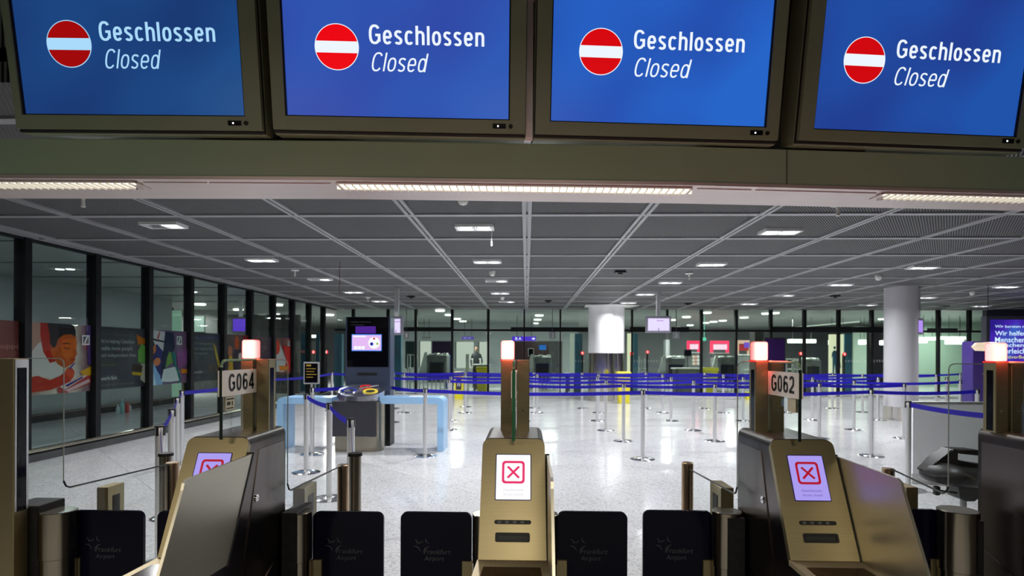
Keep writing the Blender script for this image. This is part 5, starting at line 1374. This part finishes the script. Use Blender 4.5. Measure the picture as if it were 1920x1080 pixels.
# scanning machines
def machine(x0, x1, yt, Y, label, arch=True):
    a, b = at_y(x0, yt, Y), at_y(x1, yt, Y); W = b.x-a.x; H = a.z
    t = thing('baggage_scanner', label, 'scanner', (a.x, Y, 0))
    bm = BM(); box(bm, W*.25, W*.82, .2, 1.2, .35, H*.90, .03, 2); obj('tunnel', bm, MACH, t)
    bm = BM(); box(bm, W*.33, W*.74, .18, .2, .55, H*.72); obj('tunnel_mouth', bm, INK, t)
    bm = BM(); box(bm, 0, W*.3, .1, 1.2, .55, .68, .01, 1); box(bm, W*.78, W, .1, 1.2, .55, .68, .01, 1); obj('conveyor', bm, DARKM, t)
    for k in range(8):
        bm = BM(); tube(bm, [(W*(.05+.12*k), .12, .02), (W*(.05+.12*k), .12, .55)], .02, 8); obj('leg', bm, STEELW, t)
    for k in range(4):
        bm = BM(); x = W*(.30+.13*k); box(bm, x, x+W*.12, .2+.05*k, .9, H*.90, H*.90+.05+.03*(k % 2), .01, 1); obj('tray', bm, MACHL, t)
    bm = BM(); prism(bm, [(W*.02, .70), (W*.18, H*.97), (W*.26, H*.97), (W*.26, .70)], .25, .3, 'XZ'); obj('side_guard', bm, MACHL, t)
    return t
machine(782, 848, 658, 22.5, 'baggage scanner with trays right of the totem beyond the glazing')
machine(985, 1045, 662, 23.5, 'baggage scanner left of the twin column beyond the glazing')
machine(1235, 1300, 664, 23.5, 'baggage scanner below the pale hanging screen')
machine(1335, 1395, 664, 23.0, 'baggage scanner left of the G062 beacon')
machine(1500, 1555, 668, 23.0, 'baggage scanner right of the G062 plate')
def shelfrack(x0, x1, y0, Y, m_, label):
    a, b = at_y(x0, y0, Y), at_y(x1, y0, Y)
    t = thing('equipment_rack', label, 'rack', (a.x, Y, 0)); W = b.x-a.x
    for x in (0, W-.04):
        bm = BM(); box(bm, x, x+.04, 0, .04, 0, a.z); box(bm, x, x+.04, .5, .54, 0, a.z); obj('post', bm, m_, t)
    for z in (.4, .9, a.z-.05):
        bm = BM(); box(bm, 0, W, 0, .54, z, z+.04); obj('shelf', bm, m_, t)
shelfrack(763, 778, 664, 22, MACHL, 'pale equipment rack at the left end beyond the glazing')
shelfrack(1202, 1216, 668, 22, MACHL, 'pale equipment rack below the pale hanging screen')
shelfrack(1485, 1500, 672, 22.9, MACHL, 'pale equipment rack right of the G062 plate beyond the glazing')
shelfrack(1405, 1425, 700, 22, MACHL, 'pale rack hidden behind the G062 beacon')
o = px_box('column_panel', 835, 846, 664, 735, 24, .4, mat('royal blue laminate', (.02, .06, .25), .4), 'royal blue cabinet beside the baggage scanner', 'cabinet', floor_=True)
# desks
for a, b, y, Y, l in ((888, 915, 683, 23, 'white topped desk in front of the officer'), (1062, 1078, 700, 22, 'white topped desk beside the scanner left of the twin column'), (1268, 1318, 690, 22, 'white topped desk below lane number 3'), (1455, 1530, 706, 21.6, 'long pale desk behind the right queue')):
    p, q = at_y(a, y, Y), at_y(b, y, Y)
    t = thing('desk', l, 'desk', (p.x, Y, 0)); W = q.x-p.x; z = p.z
    bm = BM(); box(bm, -.04, W+.04, -.04, .7, z-.05, z); obj('top', bm, MACHL, t)
    bm = BM(); box(bm, 0, W, .1, .14, .05, z-.05); obj('front_panel', bm, MACH, t)
    for x in (0, W-.05):
        bm = BM(); box(bm, x, x+.05, 0, .6, 0, z-.05); obj('leg', bm, DARKM, t)
# yellow bins
def ybin(px, w_, yt, yb, Y, label, lid=False, sticker=False):
    a, b = at_y(px-w_/2, yb, Y), at_y(px+w_/2, yt, Y); W = (b.x-a.x)/2; H = b.z
    t = thing('yellow_bin', label, 'bin', ((a.x+b.x)/2, Y, 0))
    bm = BM(); z0 = 0; v = [(-W*.85, z0), (W*.85, z0), (W, H*.86), (-W, H*.86)]; prism(bm, v, -.15, .15, 'XZ'); obj('tub', bm, YEL, t)
    bm = BM(); box(bm, -W*1.12, W*1.12, -.2, .2, H*.86, H, .03, 2); obj('lid', bm, YEL, t)
    if sticker:
        bm = BM(); box(bm, -W*.6, W*.6, -.156, -.151, H*.35, H*.75); s = obj('sticker', bm, mat('dark sticker', (.03, .03, .06), .5), t)
        bm = BM()
        for dx in (-W*.25, W*.15): box(bm, dx, dx+W*.16, -.158, -.1565, H*.48, H*.66)
        obj('sticker_figures', bm, WHITE, s)
        bm = BM(); box(bm, -W*.6, W*.6, -.156, -.151, H*.77, H*.82); obj('red_label', bm, mat('red label', (.7, .03, .1), .5), t)
ybin(861, 17, 697, 748, 18.9, 'tall yellow bin with dark figure sticker left of the centre kiosk', sticker=True)
ybin(904, 19, 688, 728, 22, 'yellow bin right of the officer desk')
ybin(1169, 23, 697, 752, 17.75, 'yellow bin at the foot of the twin column')
ybin(1331, 25, 689, 731, 20.9, 'yellow lidded bin left of the G062 beacon')
ybin(1402, 10, 735, 748, 19.6, 'low yellow bin behind the G062 kiosk')
ybin(1893, 8, 742, 752, 15.2, 'yellow bin below the wooden counter')
# red shops
def shop(x0, x1, y0, y1, Y, m1_, m2_, label):
    a, b = at_y(x0, y1, Y), at_y(x1, y0, Y)
    t = thing('lit_shop', label, 'shop', (a.x, Y, 0)); W = b.x-a.x; zb_, zt2 = a.z, b.z
    bm = BM(); box(bm, 0, W, .0, .3, zt2-.12*(zt2-zb_)*2, zt2); obj('fascia', bm, m1_, t)
    bm = BM(); box(bm, 0, .06, 0, .3, zb_, zt2); box(bm, W-.06, W, 0, .3, zb_, zt2); obj('jamb', bm, m1_, t)
    bm = BM(); box(bm, .06, W-.06, .1, .12, zb_+.25*(zt2-zb_), zt2-.3*(zt2-zb_)); obj('lit_panel', bm, m2_, t)
    bm = BM(); box(bm, 0, W, -.05, .4, zb_-.06, zb_); obj('counter_top', bm, MACHL, t)
    bm = BM(); box(bm, .02, W-.02, 0, .35, 0, zb_-.06); obj('counter_front', bm, MACH, t)
shop(1335, 1367, 639, 661, 27, EREDS, EPINKS, 'bright red and pink lit shop front, right one')
shop(1291, 1313, 639, 660, 27, EREDS, EPINKS, 'red lit shop front left of the bright shop, narrower')
shop(1383, 1408, 638, 664, 26, emis('peach shop light', (1, .62, .45), .9), emis('shop red dim', (.6, .05, .05), .8), 'peach lit shop front just left of the G062 beacon')
px_box('shop_screen', 1396, 1405, 642, 652, 25.93, .06, EPURP, 'small violet screen by the peach shop front', 'screen')
# shelf goods stack in the shop
for k in range(9):
    p = at_y(1301+(k % 3)*4.2, 682-(k//3)*6.5, 25.6)
    o = obj('goods_box', box(BM(), p.x-.045, p.x+.045, 25.6, 25.7, p.z-.06, p.z+.06, .01, 1), [mat('goods cream', (.7, .6, .5), .5), mat('goods pink', (.7, .35, .3), .5), WHITE][k % 3])
    tag(o, 'small pale box in the goods stack of the narrow red shop', 'box', 'boxes in the goods stack')
p, q = at_y(1299, 693, 25.6), at_y(1314, 693, 25.6)
o = obj('goods_stand', box(BM(), p.x-.1, q.x+.1, 25.55, 25.8, 0, at_y(1300, 685.5, 25.6).z), MACH); tag(o, 'grey stand carrying the pale goods boxes', 'stand')
for px, py, l in ((1321, 636, 'green exit light beyond the glazing right of the narrow red shop'),):
    a, b = at_y(px-3, py+3, 24), at_y(px+3, py-3, 24); o = obj('exit_light', box(box(BM(), a.x, b.x, 24, 24.06, a.z, b.z), (a.x+b.x)/2-.01, (a.x+b.x)/2+.01, 24.02, 24.04, b.z, CEIL), EGREEN); tag(o, l, 'exit light')
for a_, b_, y0_, y1_, mm_, l_ in ((1011, 1024, 647, 656, EBLUE, 'small blue monitor on a pole left of the twin column'), (1283, 1296, 656, 667, BLACKG, 'black monitor on a pole beside the narrow red shop'), (991, 1000, 654, 667, BLACKG, 'pale framed terminal left of the twin column')):
    p, q = at_y(a_, y1_, 24.9), at_y(b_, y0_, 24.9)
    t = thing('desk_monitor', l_, 'monitor', ((p.x+q.x)/2, 24.9, 0)); hw = (q.x-p.x)/2
    bm = BM(); box(bm, -hw-.02, hw+.02, 0, .05, p.z-.02, q.z+.02); obj('casing', bm, MACHL if a_ == 991 else DARKM, t)
    bm = BM(); box(bm, -hw, hw, -.005, 0, p.z, q.z); obj('panel', bm, mm_, t)
    bm = BM(); box(bm, -.02, .02, .01, .05, 0, p.z); box(bm, -.2, .2, -.15, .2, 0, .03); obj('stand', bm, DARKM, t)
# wall mounted dark TV by the G062 beacon
a, b = at_y(1433, 700, 19.2), at_y(1473, 633, 19.2)
t = thing('dark_display', 'tall switched off purple display behind the G062 beacon', 'screen', (a.x, 19.2, 0))
bm = BM(); box(bm, 0, b.x-a.x, 0, .12, a.z, b.z, .01, 1); obj('casing', bm, BLACKP, t)
bm = BM(); box(bm, .03, b.x-a.x-.03, -.005, .0, a.z+.03, b.z-.04); obj('panel', bm, mat('dark purple panel', (.02, .006, .05), .15), t)
bm = BM(); box(bm, (b.x-a.x)/2-.08, (b.x-a.x)/2+.08, .02, .1, 0, a.z); obj('stand', bm, DARKM, t)
px_box('brown_pillar', 1415, 1432, 618, 735, 21.5, .5, mat('brown grey pillar', (.10, .085, .08), .5), 'brown grey pillar beyond the glazing behind the G062 beacon', 'pillar', floor_=True)
# linear white lamps
def linlamp(x0, x1, y0, y1, Y, label):
    a, b = at_y(x0, y1, Y), at_y(x1, y0, Y)
    t = thing('linear_pendant', label, 'pendant lamp', (a.x, Y, a.z)); W, H = b.x-a.x, max(b.z-a.z, .08)
    bm = BM(); box(bm, 0, W, 0, .25, 0, H, .02, 1); obj('diffuser', bm, EROUND, t)
    for x in (W*.15, W*.85):
        bm = BM(); tube(bm, [(x, .12, H), (x, .12, CEIL-a.z)], .008, 6); obj('wire', bm, DARKM, t)
linlamp(1481, 1531, 636, 643, 24, 'long white bar lamp right of the dark display')
linlamp(1558, 1588, 637, 647, 21.9+2.6, 'bright white lamp over the lit yellow panel')
linlamp(1615, 1625, 637, 646, 24, 'small square lamp left of the round right column')
linlamp(1655, 1665, 638, 647, 24, 'small square lamp at the left edge of the round right column')
linlamp(1716, 1758, 632, 638, 24, 'thin white bar lamp just right of the round right column')
linlamp(1712, 1740, 638, 643, 23, 'short white bar lamp below the violet screen')
linlamp(1761, 1812, 631, 636.5, 24, 'thin white bar lamp in the rightmost glazing field')
linlamp(1779, 1808, 637, 645.5, 23, 'thick white lamp in the rightmost glazing field')
linlamp(583, 605, 628, 633, 24, 'white bar lamp seen left of the dark totem')
linlamp(546, 572, 628, 633, 24, 'white bar lamp seen right of the last poster')
# sloping strip light
a, b = at_z(1410, 620.5, CEIL-.02), at_z(1610, 603, CEIL-.02)
d = (b-a); d.z = 0; l_ = min(d.length, 9); d.normalize(); n_ = Vector((-d.y, d.x, 0))*.05
b = a if False else b; a2 = b - d*l_ if (b-a).length > 9 else a
if a2.y > 35.5: a2 = b+(a2-b)*((35.5-b.y)/(a2.y-b.y))
bm = prism(BM(), [((a2+n_).x, (a2+n_).y), ((b+n_).x, (b+n_).y), ((b-n_).x, (b-n_).y), ((a2-n_).x, (a2-n_).y)], CEIL-.05, CEIL-.001, 'XY')
o = obj('ceiling_strip_light', bm, emis('long strip light', (.7, .8, .68), .9)); tag(o, 'long slanting strip light on the far ceiling right of the G062 beacon', 'strip light')
# pale green lit room walls at right
px_box('wall_green_room', 1660, 1840, 600, 735, 28, .1, mat('pale green wall', (.42, .52, .44), .5), floor_=True)['kind'] = 'structure'
area('lamp_glow', (19, 26.5, CEIL-.15), 90, 1.2, (.85, 1, .88))
px_box('wall_green_room_left', 1600, 1625, 612, 700, 28, .1, mat('pale green wall', (.42, .52, .44), .5), floor_=True)['kind'] = 'structure'
0 and px_box('waiting_bench', 1455, 1530, 690, 694, 23.9, .5, MACHL, 'pale low conveyor housing behind the pale desk', 'conveyor', floor_=True)
# green doors and violet screen behind the left glazing
px_box('green_doorway', 322, 337, 582, 621, 17.5, .1, EWING, 'narrow greenish lit doorway behind the left glazing', 'doorway', floor_=True)
px_box('green_window', 361, 382, 593, 622, 20.95, .05, emis('greenish bright window', (.32, .50, .42), .8), 'wider greenish lit window behind the left glazing', 'window')
px_box('dark_partition', 310, 318, 576, 720, 17.4, .2, BLACKF, 'black door frame behind the left glazing', 'door frame', floor_=True)
px_box('dark_partition', 340, 560, 590, 700, 21, .2, DARKM, 'long dark partition behind the left glazing', 'partition', floor_=True)
hang(437, 463, 598, 621, 16.5, emis('left violet screen', (.12, .05, .62), 1), 'violet screen hanging behind the left glazing')
# person: officer behind desk
def person(px, Y, h, label):
    t = thing('person', label, 'person', (at_y(px, 700, Y).x, Y, 0))
    k = h/1.8
    J = {'pel': (0, 0, .95), 'sp': (0, .01, 1.15), 'ch': (0, .01, 1.35), 'nk': (0, 0, 1.50), 'nk2': (0, -.01, 1.56), 'ls': (-.17, .01, 1.42), 'le': (-.23, .03, 1.14), 'lh': (-.20, -.08, .92), 'rs': (.17, .01, 1.42), 're': (.25, .02, 1.15), 'rh': (.22, -.10, .95), 'lhp': (-.09, 0, .90), 'lk': (-.11, -.01, .50), 'la': (-.12, .02, .08), 'lt': (-.13, -.14, .04), 'rhp': (.09, 0, .90), 'rk': (.11, -.01, .50), 'ra': (.12, .02, .08), 'rt': (.13, -.14, .04)}
    E = [('pel', 'sp'), ('sp', 'ch'), ('ch', 'nk'), ('nk', 'nk2'), ('ch', 'ls'), ('ls', 'le'), ('le', 'lh'), ('ch', 'rs'), ('rs', 're'), ('re', 'rh'), ('pel', 'lhp'), ('lhp', 'lk'), ('lk', 'la'), ('la', 'lt'), ('pel', 'rhp'), ('rhp', 'rk'), ('rk', 'ra'), ('ra', 'rt')]
    rad = {'pel': .15, 'sp': .14, 'ch': .16, 'nk': .065, 'nk2': .055, 'ls': .075, 'le': .05, 'lh': .036, 'rs': .075, 're': .05, 'rh': .036, 'lhp': .10, 'lk': .065, 'la': .045, 'lt': .04, 'rhp': .10, 'rk': .065, 'ra': .045, 'rt': .04}
    names = list(J); me = bpy.data.meshes.new('b'); me.from_pydata([tuple(c*k for c in J[n]) for n in names], [(names.index(a), names.index(b)) for a, b in E], [])
    o = bpy.data.objects.new('b', me); COL.objects.link(o)
    sk = o.modifiers.new('s', 'SKIN'); ss = o.modifiers.new('u', 'SUBSURF'); ss.levels = ss.render_levels = 1
    for i, n in enumerate(names): me.skin_vertices[0].data[i].radius = (rad[n]*k, rad[n]*k*.75); me.skin_vertices[0].data[i].use_root = (n == 'pel')
    dg = bpy.context.evaluated_depsgraph_get(); m2 = bpy.data.meshes.new_from_object(o.evaluated_get(dg)); bpy.data.objects.remove(o)
    m2.materials.clear(); m2.materials.append(mat('dark uniform', (.010, .010, .014), .7)); m2.shade_smooth()
    link('body', m2, t)
    skin = mat('skin', (.42, .24, .17), .5)
    bm = BM(); bmesh.ops.create_uvsphere(bm, u_segments=20, v_segments=14, radius=1); bm.transform(Matrix.Translation((0, -.01, 1.67*k)) @ Matrix.Diagonal((.078, .095, .118, 1))); 
    for v in bm.verts:
        if v.co.y < -.09 and abs(v.co.x) < .02 and abs(v.co.z-1.665*k) < .03: v.co.y -= .02
    hd = obj('head', bm, skin, t, smooth=60)
    bm = BM(); bmesh.ops.create_uvsphere(bm, u_segments=20, v_segments=14, radius=1); bm.transform(Matrix.Translation((0, .01, 1.69*k)) @ Matrix.Diagonal((.084, .098, .112, 1)))
    bmesh.ops.delete(bm, geom=[v for v in bm.verts if v.co.z < 1.66*k and v.co.y < .05 or v.co.z < 1.73*k and v.co.y < -.04], context='VERTS'); obj('hair', bm, mat('dark hair', (.02, .012, .01), .7), hd, smooth=60)
    for s in (-1, 1):
        bm = BM(); bmesh.ops.create_uvsphere(bm, u_segments=8, v_segments=6, radius=.011); bm.transform(Matrix.Translation((s*.03, -.095, 1.68*k))); obj('eye', bm, INK, hd)
        bm = BM(); bmesh.ops.create_uvsphere(bm, u_segments=8, v_segments=6, radius=.02); bm.transform(Matrix.Translation((s*.08, 0, 1.67*k))); obj('ear', bm, skin, hd)
        xh = J['lh' if s < 0 else 'rh']
        bm = BM(); box(bm, -.012, .012, -.035, .035, -.09, 0, .010, 2)
        for f in range(4): tube(bm, [(0, -.028+f*.018, -.085), (-s*.004, -.030+f*.018, -.12), (-s*.014, -.034+f*.018, -.150+abs(f-1.4)*.01)], .008, 6)
        tube(bm, [(0, -.035, -.03), (-s*.012, -.058, -.06), (-s*.016, -.06, -.085)], .009, 6)
        bm.transform(Matrix.Translation((xh[0]*k, xh[1]*k, xh[2]*k))); obj('hand', bm, skin, t, smooth=60)
        bm = BM(); box(bm, s*.17-.05, s*.17+.05, -.105, -.095, 1.20*k, 1.27*k, .004, 1); obj('badge', bm, mat('pale badge', (.5, .5, .5), .5), t)
person(893, 25.0, 1.82, 'person in dark uniform standing behind the white desk beyond the glazing')
# wall clock-like white posts / column inside far hall
px_box('grey_round_post', 873, 879, 664, 735, 22.5, .2, MACHL, 'pale grey post left of the officer', 'post', floor_=True)
px_box('far_white_pillar', 1248, 1256, 637, 700, 26, .4, WALLG, 'white lit pillar behind the scanner below the pale screen', 'pillar', floor_=True)
